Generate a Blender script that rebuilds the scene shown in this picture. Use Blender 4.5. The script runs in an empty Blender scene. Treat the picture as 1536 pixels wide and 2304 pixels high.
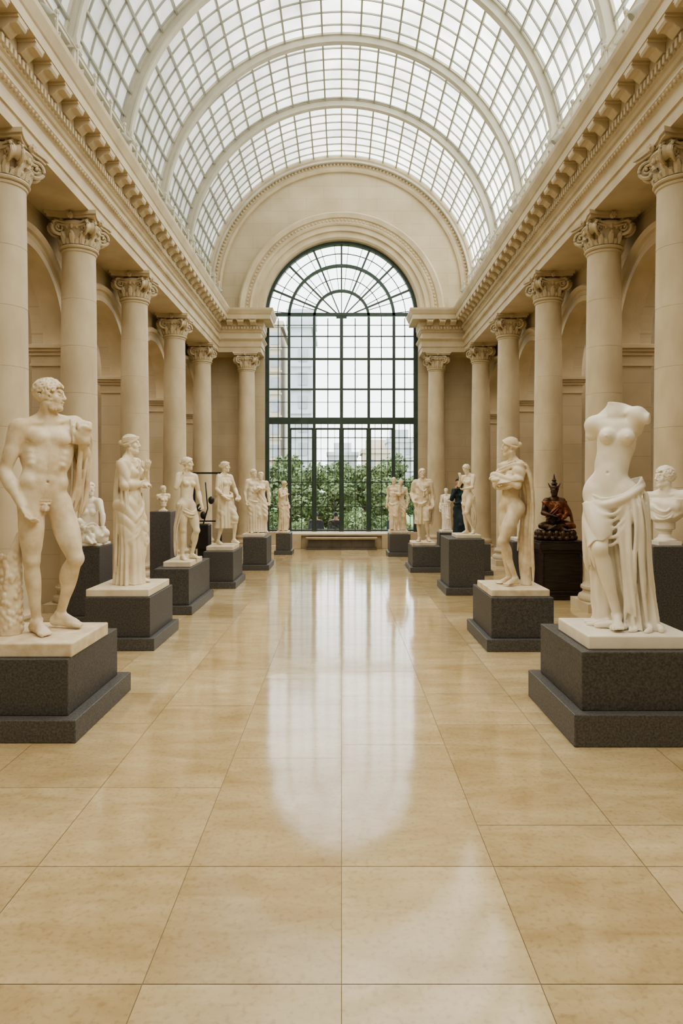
import bpy, math, random
import numpy as np
from mathutils import Vector, Matrix
F=1500.0; EYE=2.0
scene=bpy.context.scene
COL=scene.collection
rad=math.radians
# ------------------------------------------------------------------ materials
def nodes(name):
    m=bpy.data.materials.new(name); m.use_nodes=True
    nt=m.node_tree; b=nt.nodes["Principled BSDF"]
    return m,nt,b
def N(nt,t,**kw):
    n=nt.nodes.new(t)
    for k,v in kw.items():
        if k in n.inputs: n.inputs[k].default_value=v
        else: setattr(n,k,v)
    return n
def c4(c): return (c[0],c[1],c[2],1)
def mat(name,c1,c2=None,rough=.6,scale=4,bump=0,bscale=None,spec=.5,metal=0,detail=6,stretch=(1,1,1),coat=0,brick=None,ior=1.5,bw=1.2,bh=.42,mortar=.82):
    m,nt,b=nodes(name); L=nt.links.new
    c2=c2 or c1
    tc=N(nt,'ShaderNodeTexCoord'); mp=N(nt,'ShaderNodeMapping'); mp.inputs['Scale'].default_value=stretch
    L(tc.outputs['Object'],mp.inputs['Vector'])
    no=N(nt,'ShaderNodeTexNoise'); no.inputs['Scale'].default_value=scale; no.inputs['Detail'].default_value=detail
    L(mp.outputs[0],no.inputs['Vector'])
    r=N(nt,'ShaderNodeValToRGB'); r.color_ramp.elements[0].position=.32; r.color_ramp.elements[1].position=.68
    r.color_ramp.elements[0].color=c4(c1); r.color_ramp.elements[1].color=c4(c2)
    L(no.outputs['Fac'],r.inputs[0])
    out=r.outputs[0]
    if brick:
        sp=N(nt,'ShaderNodeSeparateXYZ'); L(tc.outputs['Object'],sp.inputs[0])
        cb=N(nt,'ShaderNodeCombineXYZ'); L(sp.outputs['X' if brick=='x' else 'Y'],cb.inputs[0]); L(sp.outputs['Z'],cb.inputs[1])
        br=N(nt,'ShaderNodeTexBrick'); br.inputs['Scale'].default_value=1; br.inputs['Brick Width'].default_value=bw; br.inputs['Row Height'].default_value=bh
        br.inputs['Mortar Size'].default_value=.006; br.inputs['Color1'].default_value=(1,1,1,1); br.inputs['Color2'].default_value=(.93,.93,.93,1); br.inputs['Mortar'].default_value=(mortar,mortar,mortar,1)
        L(cb.outputs[0],br.inputs['Vector'])
        mx=N(nt,'ShaderNodeMixRGB',blend_type='MULTIPLY'); mx.inputs[0].default_value=1
        L(out,mx.inputs[1]); L(br.outputs['Color'],mx.inputs[2]); out=mx.outputs[0]
    L(out,b.inputs['Base Color'])
    b.inputs['Roughness'].default_value=rough; b.inputs['Metallic'].default_value=metal
    b.inputs['Specular IOR Level'].default_value=spec; b.inputs['Coat Weight'].default_value=coat; b.inputs['IOR'].default_value=ior
    if bump:
        n2=N(nt,'ShaderNodeTexNoise'); n2.inputs['Scale'].default_value=bscale or scale*6; n2.inputs['Detail'].default_value=5
        L(tc.outputs['Object'],n2.inputs['Vector'])
        bp=N(nt,'ShaderNodeBump'); bp.inputs['Strength'].default_value=bump; bp.inputs['Distance'].default_value=.01
        L(n2.outputs['Fac'],bp.inputs['Height']); L(bp.outputs[0],b.inputs['Normal'])
    return m
STONE1=(.51,.425,.285); STONE2=(.62,.53,.375)
M_wallx=mat('limestone_end',STONE1,STONE2,.75,1.2,.15,40,brick='x',mortar=.78)
M_wally=mat('limestone_side',STONE1,STONE2,.75,1.2,.15,40,brick='y',mortar=.78)
M_aisle=mat('shade_toned_limestone',(.40,.32,.205),(.48,.395,.265),.8,1.2,.15,40,brick='y')  # limestone copy with the aisle shade put into its colour
M_stone=mat('limestone',STONE1,STONE2,.7,1.6,.2,35)
M_col=mat('column_limestone',(.50,.415,.28),(.67,.575,.415),.6,2.2,.12,40,stretch=(1,1,.5))
M_trim=mat('carved_limestone',(.53,.44,.295),(.66,.56,.395),.65,2,.2,40)
M_marble=mat('cream_marble',(.73,.62,.45),(.88,.80,.64),.42,5,.08,60,detail=8)
M_marble2=mat('white_marble',(.82,.75,.62),(.92,.87,.76),.38,5,.05,60,detail=8)
M_marblew=mat('weathered_marble',(.64,.51,.34),(.87,.78,.61),.5,7,.15,60,detail=9)
M_gran=mat('dark_granite',(.058,.056,.053),(.125,.12,.115),.5,60,.15,120,detail=3)
M_granl=mat('granite_step',(.072,.069,.066),(.15,.145,.138),.45,60,.12,120,detail=3)
M_bronze=mat('bronze_dark',(.03,.019,.012),(.10,.058,.032),.36,8,.2,40,metal=.6)
M_bronzer=mat('red_brown_patina',(.10,.035,.014),(.24,.085,.032),.35,6,.15,40,metal=.4)
M_wood=mat('dark_wood',(.016,.011,.009),(.042,.028,.021),.35,5,.1,30,stretch=(1,1,8))
M_green=mat('green_painted_metal',(.035,.06,.05),(.05,.08,.065),.4,5)
M_rib=mat('cream_painted_steel',(.56,.53,.43),(.64,.60,.49),.5,3)
M_bar=mat('grey_green_steel',(.34,.34,.28),(.42,.42,.35),.5,3)
M_black=mat('black_metal',(.012,.012,.012),(.02,.02,.02),.4,5)
M_joint=mat('floor_joint',(.34,.25,.14),None,.7)
M_leaf=mat('leaves',(.10,.155,.06),(.23,.30,.135),.6,1.2)
M_bark=mat('bark',(.10,.075,.05),(.16,.12,.08),.9,10)
M_grass=mat('grass',(.14,.20,.08),(.20,.28,.11),.9,3)
M_pave=mat('terrace_paving',(.45,.43,.38),(.55,.53,.48),.8,3)
M_bldg=mat('building_tan',(.62,.52,.42),(.68,.58,.48),.8,.3,brick='x',bw=2.2,bh=3.0,mortar=.45)
M_bldg2=mat('building_grey',(.50,.53,.58),(.58,.61,.66),.8,.3,brick='x',bw=3,bh=3.2,mortar=.5)
M_skin=mat('skin',(.45,.26,.17),None,.5)
M_hair=mat('black_hair',(.012,.01,.009),None,.5)
M_navy=mat('navy_cloth',(.02,.022,.035),(.03,.03,.045),.85,20)
M_teal=mat('teal_dark_cloth',(.008,.018,.024),(.016,.042,.05),.7,6)
M_bench=mat('bench_stone',(.26,.2,.13),(.34,.26,.17),.6,4)
def m_floor():
    m,nt,b=nodes('polished_travertine'); L=nt.links.new
    tc=N(nt,'ShaderNodeTexCoord'); mp=N(nt,'ShaderNodeMapping'); mp.inputs['Scale'].default_value=(1.2,3.5,1)
    L(tc.outputs['Object'],mp.inputs[0])
    at=N(nt,'ShaderNodeVertexColor'); at.layer_name='tone'
    sp=N(nt,'ShaderNodeSeparateColor'); L(at.outputs[0],sp.inputs[0])
    no=N(nt,'ShaderNodeTexNoise'); no.noise_dimensions='4D'; no.inputs['Scale'].default_value=1.5; no.inputs['Detail'].default_value=10; no.inputs['Roughness'].default_value=.60; no.inputs['Distortion'].default_value=.7
    L(mp.outputs[0],no.inputs['Vector']); 
    mu=N(nt,'ShaderNodeMath',operation='MULTIPLY'); mu.inputs[1].default_value=30; L(sp.outputs[0],mu.inputs[0]); L(mu.outputs[0],no.inputs['W'])
    r=N(nt,'ShaderNodeValToRGB'); e=r.color_ramp.elements
    e[0].position=.3; e[0].color=(.50,.38,.205,1); e[1].position=.7; e[1].color=(.69,.58,.38,1)
    L(no.outputs['Fac'],r.inputs[0])
    mx=N(nt,'ShaderNodeMixRGB',blend_type='MULTIPLY'); mx.inputs[0].default_value=1
    cr=N(nt,'ShaderNodeValToRGB'); cr.color_ramp.elements[0].color=(.84,.79,.70,1); cr.color_ramp.elements[1].color=(1.08,1.07,1.05,1)
    L(sp.outputs[1],cr.inputs[0]); L(r.outputs[0],mx.inputs[1]); L(cr.outputs[0],mx.inputs[2])
    n3=N(nt,'ShaderNodeTexNoise'); n3.inputs['Scale'].default_value=34; n3.inputs['Detail'].default_value=5; L(tc.outputs['Object'],n3.inputs['Vector'])
    r3=N(nt,'ShaderNodeValToRGB'); r3.color_ramp.elements[0].position=.30; r3.color_ramp.elements[0].color=(.84,.80,.74,1); r3.color_ramp.elements[1].position=.48; r3.color_ramp.elements[1].color=(1,1,1,1)
    L(n3.outputs[0],r3.inputs[0])
    m2=N(nt,'ShaderNodeMixRGB',blend_type='MULTIPLY'); m2.inputs[0].default_value=1; L(mx.outputs[0],m2.inputs[1]); L(r3.outputs[0],m2.inputs[2])
    L(m2.outputs[0],b.inputs['Base Color'])
    b.inputs['Roughness'].default_value=.095; b.inputs['IOR'].default_value=1.72
    n4=N(nt,'ShaderNodeTexNoise'); n4.inputs['Scale'].default_value=2.2; n4.inputs['Detail'].default_value=3; L(tc.outputs['Object'],n4.inputs['Vector'])
    bp=N(nt,'ShaderNodeBump'); bp.inputs['Strength'].default_value=.25; bp.inputs['Distance'].default_value=.006
    L(n4.outputs[0],bp.inputs['Height']); L(bp.outputs[0],b.inputs['Normal'])
    return m
M_floor=m_floor()
VAULT_GLOW=1.75
def m_vaultglow():
    m,nt,b=nodes('vault_glass_painted_glow'); L=nt.links.new
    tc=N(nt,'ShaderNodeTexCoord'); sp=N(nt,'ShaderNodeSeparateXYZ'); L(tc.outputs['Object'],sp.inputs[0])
    mr=N(nt,'ShaderNodeMapRange'); mr.inputs['From Min'].default_value=-4.4; mr.inputs['From Max'].default_value=.8; mr.inputs['To Min'].default_value=.30; mr.inputs['To Max'].default_value=VAULT_GLOW; L(sp.outputs[0],mr.inputs[0])  # daylight painted as glow in the panes, dimmer towards the left
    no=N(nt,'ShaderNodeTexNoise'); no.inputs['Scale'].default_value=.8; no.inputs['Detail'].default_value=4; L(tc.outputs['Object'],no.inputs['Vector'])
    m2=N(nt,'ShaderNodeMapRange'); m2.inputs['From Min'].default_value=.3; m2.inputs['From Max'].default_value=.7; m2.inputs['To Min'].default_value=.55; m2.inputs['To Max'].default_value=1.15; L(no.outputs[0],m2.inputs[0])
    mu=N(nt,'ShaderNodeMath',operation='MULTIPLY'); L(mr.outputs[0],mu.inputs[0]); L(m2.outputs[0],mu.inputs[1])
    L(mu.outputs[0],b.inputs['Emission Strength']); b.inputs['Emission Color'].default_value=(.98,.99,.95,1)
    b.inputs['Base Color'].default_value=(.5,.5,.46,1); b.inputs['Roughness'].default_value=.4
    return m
M_vaultglow=m_vaultglow()
def m_glow(name,c,s):
    m,nt,b=nodes(name); b.inputs['Emission Color'].default_value=c4(c); b.inputs['Emission Strength'].default_value=s; return m
M_fill=m_glow('aisle_fill_glow',(1,.94,.83),2.3)  # glow for the added aisle fill panels
def m_glass():
    m,nt,b=nodes('window_glass'); L=nt.links.new
    tr=N(nt,'ShaderNodeBsdfTransparent'); tr.inputs[0].default_value=(.95,.97,.96,1)
    gl=N(nt,'ShaderNodeBsdfGlossy'); gl.inputs['Roughness'].default_value=.03
    mx=N(nt,'ShaderNodeMixShader'); mx.inputs[0].default_value=.05
    L(tr.outputs[0],mx.inputs[1]); L(gl.outputs[0],mx.inputs[2]); L(mx.outputs[0],nt.nodes['Material Output'].inputs[0])
    return m
M_glass=m_glass()
# ------------------------------------------------------------------ mesh builder
class MB:
    def __init__(s): s.v=[]; s.f=[]; s.mi=[]
    def add(s,v,f,mi=0):
        o=len(s.v); s.v+= [tuple(p) for p in v]; s.f+=[tuple(i+o for i in q) for q in f]; s.mi+=[mi]*len(f)
    def box(s,x0,x1,y0,y1,z0,z1,mi=0):
        s.add([(x0,y0,z0),(x1,y0,z0),(x1,y1,z0),(x0,y1,z0),(x0,y0,z1),(x1,y0,z1),(x1,y1,z1),(x0,y1,z1)],
              [(0,3,2,1),(4,5,6,7),(0,1,5,4),(1,2,6,5),(2,3,7,6),(3,0,4,7)],mi)
    def loft(s,rings,closed=True,caps=True,mi=0):
        n=len(rings[0]); v=[p for r in rings for p in r]; f=[]
        for i in range(len(rings)-1):
            for j in range(n if closed else n-1):
                k=(j+1)%n; f.append((i*n+j,i*n+k,(i+1)*n+k,(i+1)*n+j))
        if caps and closed:
            f.append(tuple(reversed(range(n)))); f.append(tuple((len(rings)-1)*n+j for j in range(n)))
        s.add(v,f,mi)
    def lathe(s,prof,n=32,c=(0,0,0),mi=0,sx=1,sy=1):
        s.loft([[(c[0]+sx*r*math.cos(2*math.pi*j/n),c[1]+sy*r*math.sin(2*math.pi*j/n),c[2]+z) for j in range(n)] for r,z in prof],mi=mi)
    def tube(s,pts,r,n=8,mi=0):
        P=[Vector(p) for p in pts]; rings=[]
        for i,p in enumerate(P):
            t=(P[min(i+1,len(P)-1)]-P[max(i-1,0)]).normalized()
            a=t.cross(Vector((0,0,1)) if abs(t.z)<.95 else Vector((0,1,0))).normalized(); b=t.cross(a)
            rr=r[i] if hasattr(r,'__len__') else r
            rings.append([p+a*rr*math.cos(2*math.pi*j/n)+b*rr*math.sin(2*math.pi*j/n) for j in range(n)])
        s.loft(rings,mi=mi)
    def ellip(s,c,r,n=10,m=6,mi=0,R=None):
        rings=[]
        for i in range(m+1):
            a=-math.pi/2+math.pi*(.03+.94*i/m)
            ring=[]
            for j in range(n):
                b=2*math.pi*j/n
                q=Vector((r[0]*math.cos(a)*math.cos(b),r[1]*math.cos(a)*math.sin(b),r[2]*math.sin(a)))
                if R is not None: q=R@q
                ring.append(Vector(c)+q)
            rings.append(ring)
        s.loft(rings,mi=mi)
def mk(name,mb,mats,parent=None,smooth=False,loc=(0,0,0),label=None,cat=None,kind=None,bevel=0,group=None,autos=None):
    me=bpy.data.meshes.new(name); me.from_pydata(mb.v,[],mb.f); 
    if not isinstance(mats,(list,tuple)): mats=[mats]
    for m in mats: me.materials.append(m)
    me.polygons.foreach_set('material_index',mb.mi)
    if smooth: me.polygons.foreach_set('use_smooth',[True]*len(me.polygons))
    me.update()
    o=bpy.data.objects.new(name,me); COL.objects.link(o); o.location=loc
    if parent is not None: o.parent=parent
    if smooth and autos:
        me.set_sharp_from_angle(angle=rad(autos))
    if label: o['label']=label
    if cat: o['category']=cat
    if kind: o['kind']=kind
    if group: o['group']=group
    if bevel:
        b=o.modifiers.new('b','BEVEL'); b.width=bevel; b.segments=2; b.limit_method='ANGLE'
    return o
def empty(name,loc,label=None,cat=None,group=None,parent=None):
    o=bpy.data.objects.new(name,None); COL.objects.link(o); o.location=loc; o.empty_display_size=.2
    if label:o['label']=label
    if cat:o['category']=cat
    if group:o['group']=group
    if parent is not None:o.parent=parent
    return o
# ------------------------------------------------------------------ camera
cd=bpy.data.cameras.new('camera'); cam=bpy.data.objects.new('camera',cd); COL.objects.link(cam)
cam.location=(0,0,EYE); cam.rotation_euler=(rad(90),0,0)
cd.sensor_fit='VERTICAL'; cd.sensor_height=36; cd.sensor_width=24; cd.lens=F/2304*36; cd.shift_y=-57/2304; cd.clip_end=500; cd.clip_start=.05
scene.camera=cam
scene.view_settings.view_transform='AgX'
scene.view_settings.look='AgX - Medium High Contrast'
scene.view_settings.exposure=0.92
w=bpy.data.worlds.new('world'); scene.world=w; w.use_nodes=True
bg=w.node_tree.nodes['Background']; bg.inputs[0].default_value=(.95,.98,1,1); bg.inputs[1].default_value=2.1
# ------------------------------------------------------------------ floor
def build_floor():
    rng=random.Random(5); v=[];f=[];tone=[];mi=[]
    Y0,Y1=-6.0,22.6; g=.0017
    xs=[-8+.8*i for i in range(21)]
    for ci in range(20):
        x0,x1=xs[ci],xs[ci+1]
        ys=[Y0,-4.8,-3.96,-3.13,-2.3,-1.47,-.64,.19,1.02,1.85,2.68,3.51]
        y=3.51
        first={10:1.66,9:1.4,8:.92,7:.92,11:.43,12:.43}.get(ci,rng.uniform(.6,1.4))
        y+=first; ys.append(y)
        while y<Y1-1.7:
            y+=rng.choice([.83,1.2,1.66]); ys.append(y)
        ys.append(Y1)
        for a,b in zip(ys[:-1],ys[1:]):
            o=len(v); v+=[(x0+g,a+g,0),(x1-g,a+g,0),(x1-g,b-g,0),(x0+g,b-g,0)]; f.append((o,o+1,o+2,o+3)); tone.append((rng.random(),rng.random(),0,1)); mi.append(0)
    o=len(v); v+=[(-8,Y0,-.004),(8,Y0,-.004),(8,Y1,-.004),(-8,Y1,-.004)]; f.append((o,o+1,o+2,o+3)); tone.append((0,0,0,1)); mi.append(1)
    me=bpy.data.meshes.new('floor'); me.from_pydata(v,[],f); me.materials.append(M_floor); me.materials.append(M_joint)
    me.polygons.foreach_set('material_index',mi)
    ca=me.color_attributes.new('tone','FLOAT_COLOR','CORNER')
    arr=[]
    for t in tone: arr+=list(t)*4
    ca.data.foreach_set('color',arr)
    ob=bpy.data.objects.new('floor',me); COL.objects.link(ob); ob['kind']='structure'; ob['label']='polished honey travertine floor in large tiles'
build_floor()
# ------------------------------------------------------------------ arcade walls
COLY=[3.6,6.05,8.5,10.93,13.87,17.2,20.6]
OPENS=[(2.2,4.9),(5.5,8.1),(8.85,11.42),(12.05,14.72),(15.55,18.35),(19.15,21.8)]
XW=4.8; XC=4.3; ZT=6.38
ZS=4.42
def side_wall(sg,name):
    mb=MB()
    th=.5; X0=sg*XW; X1=sg*(XW+th)
    edges=[-6]
    for a,b in OPENS: edges+= [a,b]
    edges.append(22.6)
    for i in range(0,len(edges),2):
        y0,y1=edges[i],edges[i+1]; mb.box(min(X0,X1),max(X0,X1),y0,y1,0,ZT)
    n=32
    for a,b in OPENS:
        c=(a+b)/2; r=(b-a)/2; rise=1.28
        pts=[(c-r*math.cos(math.pi*i/n),ZS+rise*math.sin(math.pi*i/n)) for i in range(n+1)]
        for X in (X0,X1):
            v=[];fc=[]
            for i,(y,z) in enumerate(pts):
                v+=[(X,y,z),(X,y,ZT)]
            for i in range(n): fc.append((2*i,2*i+2,2*i+3,2*i+1))
            mb.add(v,fc)
        v=[];fc=[]
        for y,z in pts: v+=[(X0,y,z),(X1,y,z)]
        for i in range(n): fc.append((2*i,2*i+1,2*i+3,2*i+2))
        mb.add(v,fc)
    w=mk(name,mb,M_wally,kind='structure',label='limestone arcade wall pierced by round arches')
    for a,b in OPENS:
        c=(a+b)/2; r=(b-a)/2; rise=1.28
        m2=MB(); prof=[(-.01,-.3),(-.01,.05),(.09,.05),(.1,.02),(.18,.045),(.2,.09),(.27,.13),(.31,.07),(.31,0)]
        rings=[]
        for i in range(n+1):
            t=math.pi*i/n
            rings.append([(sg*(XW-p),c-(r+q)*math.cos(t),ZS+(rise+q)*math.sin(t)) for q,p in prof])
        m2.loft(rings,closed=True)
        mk('archivolt',m2,M_trim,parent=w,smooth=True,autos=30)
    for k in range(len(OPENS)):
        y0=OPENS[k-1][1] if k else 1.5; y1=OPENS[k][0]
        piers=[(y0,y1)]
        if k==len(OPENS)-1: piers.append((OPENS[k][1],22.45))
        for y0,y1 in piers:
            m3=MB()
            for (e,z0,z1) in ((.03,ZS-.36,ZS-.31),(.015,ZS-.31,ZS-.18),(.05,ZS-.18,ZS-.12),(.09,ZS-.12,ZS-.07),(.13,ZS-.07,ZS)):
                xa,xb=sorted((sg*(XW-e),sg*(XW+.5+e))); m3.box(xa,xb,y0-e,min(y1+e,22.6),z0,z1)
            mk('impost',m3,M_trim,parent=w,bevel=.006)
    return w
side_wall(-1,'wall_left'); side_wall(1,'wall_right')
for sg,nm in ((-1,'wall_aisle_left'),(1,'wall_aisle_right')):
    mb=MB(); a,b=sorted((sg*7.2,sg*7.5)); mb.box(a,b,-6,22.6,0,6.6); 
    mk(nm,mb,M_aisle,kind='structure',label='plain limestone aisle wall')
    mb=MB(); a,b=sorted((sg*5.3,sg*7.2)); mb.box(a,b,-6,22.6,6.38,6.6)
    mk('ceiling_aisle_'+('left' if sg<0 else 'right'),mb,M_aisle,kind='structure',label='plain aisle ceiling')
    for (a,b) in OPENS:  # invented glowing panels, one per bay, added to brighten the dark aisles
        c=(a+b)/2; e=empty('aisle_fill_panel',(sg*6.25,c,6.36),'added glowing fill panel in the aisle ceiling','added fill light','added aisle fill panels')
        mb=MB(); 
        for (p,q,r_,s_) in ((-.75,.75,-.95,-.85),(-.75,.75,.85,.95),(-.75,-.65,-.85,.85),(.65,.75,-.85,.85)): mb.box(p,q,r_,s_,-.08,.0)
        mk('frame',mb,M_trim,parent=e); mb=MB(); mb.box(-.65,.65,-.85,.85,-.04,-.01); mk('glow_panel',mb,M_fill,parent=e)
mb=MB(); mb.box(-7.5,7.5,-6.3,-6,0,14); mk('wall_back',mb,M_wallx,kind='structure',label='limestone back wall')
# ------------------------------------------------------------------ end wall
ZWC=EYE+5.76; RW=2.6; ZV=EYE+6.6; RV=4.55; DW=22.6
def end_wall():
    mb=MB(); n=64
    for D in (DW,DW+.4):
        v=[];f=[]
        for i in range(n+1):
            t=math.pi*i/n
            v+=[(RW*math.cos(t),D,ZWC+RW*math.sin(t)),((RV+.35)*math.cos(t),D,ZV+(RV+.35)*math.sin(t))]
        for i in range(n): f.append((2*i,2*i+1,2*i+3,2*i+2))
        mb.add(v,f)
        for sg in (-1,1):
            mb.add([(sg*RW,D,ZWC),(sg*(RV+.35),D,ZWC),(sg*(RV+.35),D,ZV)],[(0,1,2)])
            mb.add([(sg*RW,D,0),(sg*7.5,D,0),(sg*7.5,D,ZWC),(sg*RW,D,ZWC)],[(0,1,2,3)])
            mb.add([(sg*4.5,D,ZWC),(sg*7.5,D,ZWC),(sg*7.5,D,ZV),(sg*4.5,D,ZV)],[(0,1,2,3)])
    v=[];f=[]
    pts=[(RW,0)]+[(RW*math.cos(math.pi*i/n),ZWC+RW*math.sin(math.pi*i/n)) for i in range(n+1)]+[(-RW,0)]
    for x,z in pts: v+=[(x,DW,z),(x,DW+.4,z)]
    for i in range(len(pts)-1): f.append((2*i,2*i+1,2*i+3,2*i+2))
    mb.add(v,f)
    w=mk('wall_end',mb,M_wallx,kind='structure',label='limestone end wall with huge arched window opening')
    def ring(name,zc,prof,n=72):
        m=MB(); rings=[]
        for i in range(n+1):
            t=math.pi*i/n
            rings.append([((r)*math.cos(t),DW-p,zc+r*math.sin(t)) for r,p in prof])
        m.loft(rings); return m
    m=ring('a',ZWC,[(2.6,0),(2.6,.08),(2.66,.14),(2.82,.14),(2.84,.22),(3.0,.22),(3.02,.27),(3.08,.30),(3.12,.24),(3.24,.24),(3.26,.30),(3.4,.34),(3.47,.24),(3.47,0)])
    for i in range(1,80):
        t=math.pi*i/80; r=3.18
        m.ellip((r*math.cos(t),DW-.25,ZWC+r*math.sin(t)),(.04,.04,.04),6,4)
    mk('archivolt',m,M_trim,parent=w,smooth=True,autos=30)
    m=ring('b',ZV,[(4.05,0),(4.05,.08),(4.12,.12),(4.18,.08),(4.36,.08),(4.38,.18),(4.44,.22),(4.56,.22),(4.56,0)])
    for i in range(1,110):
        t=math.pi*i/110; r=4.27
        a=Matrix.Rotation(-t,3,'Y')
        m.ellip((r*math.cos(t),DW-.09,ZV+r*math.sin(t)),(.06,.05,.04),6,4,R=a)
    mk('lunette_moulding',m,M_trim,parent=w,smooth=True,autos=30)
end_wall()
mb=MB(); mb.box(-1.72,1.72,21.6,22.6,0,.42); mb.box(-1.76,1.76,21.5,22.6,.42,.48); mb.box(-1.72,-1.3,21.5,21.6,0,.42); mb.box(1.3,1.72,21.5,21.6,0,.42)
mb.box(-2.6,2.6,22.6,23.0,0,.46)
mk('trim_1',mb,M_trim,kind='structure',label='low limestone window sill platform',bevel=.01)
bn=empty('bench',(0,21.28,0),'low solid stone bench in front of window sill','bench')
mb=MB(); mb.box(-1.14,1.14,-.2,.2,.32,.38); mk('seat',mb,M_bench,parent=bn,bevel=.01)
mb=MB(); mb.box(-1.06,1.06,-.14,.16,.06,.32); mb.box(-1.12,1.12,-.18,.18,0,.06)
for x in (-.7,-.35,0,.35,.7): mb.box(x-.02,x+.02,-.155,-.13,.06,.32)
mk('bench_base',mb,mat('bench_dark',(.10,.085,.065),(.15,.125,.10),.6,4),parent=bn,bevel=.006)
# ------------------------------------------------------------------ entablature
def entab(sg,name):
    P=[(0,4.38),(0,4.54),(.025,4.55),(.025,4.72),(.04,4.74),(.10,4.80),(.10,4.83),(0,4.85),(0,5.00),(.03,5.02),(.05,5.06),(.08,5.08),(.08,5.20),(.10,5.22),(.10,5.38),(.34,5.38),(.34,5.52),(.36,5.54),(.39,5.60),(.42,5.66),(.43,5.72),(-.75,5.75),(-.8,4.38)]
    path=[(4.0,-6),(4.0,21.7),(2.62,21.7),(2.62,22.6)]
    nrm=[(-1,0),(-1,-1),(-1,-1),(-1,0)]
    rings=[]
    for (x,y),(nx,ny) in zip(path,nrm):
        rings.append([(sg*(x+nx*p),y+ny*p,EYE+z) for p,z in P])
    for k in (2,3):
        rings[k]=[(sg*(2.62-p) if p>=0 else sg*(2.62+.5), (21.7-p if k==2 else 22.6) if p>=0 else 22.6,EYE+z) for p,z in P]
    rings[1]=[(sg*(4.0-p),21.7-p if p>=0 else 22.6,EYE+z) for p,z in P]
    mb=MB(); mb.loft(rings)
    w=mk(name,mb,M_trim,kind='structure',label='carved limestone entablature with projecting cornice')
    md=MB()
    y=-5.9
    while y<21.55:
        a,b=sorted((sg*3.935,sg*3.87)); md.box(a,b,y,y+.055,EYE+5.10,EYE+5.19)
        y+=.1
    y=2
    while y<21.6:
        md.ellip((sg*3.93,y,EYE+4.775),(.03,.028,.03),6,4); y+=.09
    x=2.6
    while x<3.9:
        a,b=sorted((sg*x,sg*(x+.055))); md.box(a,b,21.57,21.63,EYE+5.10,EYE+5.19); x+=.1
    d=mk('dentil_course',md,M_trim,parent=w); d['kind']='stuff'
    mm=MB(); prof=[(0,0),(.0,-.15),(.04,-.165),(.08,-.14),(.12,-.10),(.17,-.09),(.21,-.10),(.23,-.07),(.23,0)]
    ww=.1
    rings=[[(-sg*p,s*ww,z) for p,z in prof] for s in (-1,-.93,.93,1)]
    rings[0]=[(-sg*(p*.92+.005),-ww,z*.92) for p,z in prof]; rings[3]=[(-sg*(p*.92+.005),ww,z*.92) for p,z in prof]
    mm.loft(rings)
    mm.box(min(0,-sg*.23),max(0,-sg*.23),-.125,.125,-.03,0)
    first=None; y=2.1
    while y<21.4:
        if first is None:
            first=mk('modillion',mm,M_trim,parent=w,loc=(sg*3.9,y,EYE+5.38))
        else:
            o=first.copy(); COL.objects.link(o); o.location=(sg*3.9,y,EYE+5.38); o.parent=w
        y+=.43
    for x in (2.85,3.25,3.6):
        o=first.copy(); COL.objects.link(o); o.location=(sg*x,21.6,EYE+5.38); o.rotation_euler=(0,0,rad(90)*sg); o.parent=w
    return w
entab(-1,'trim_2'); entab(1,'trim_3')
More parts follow.
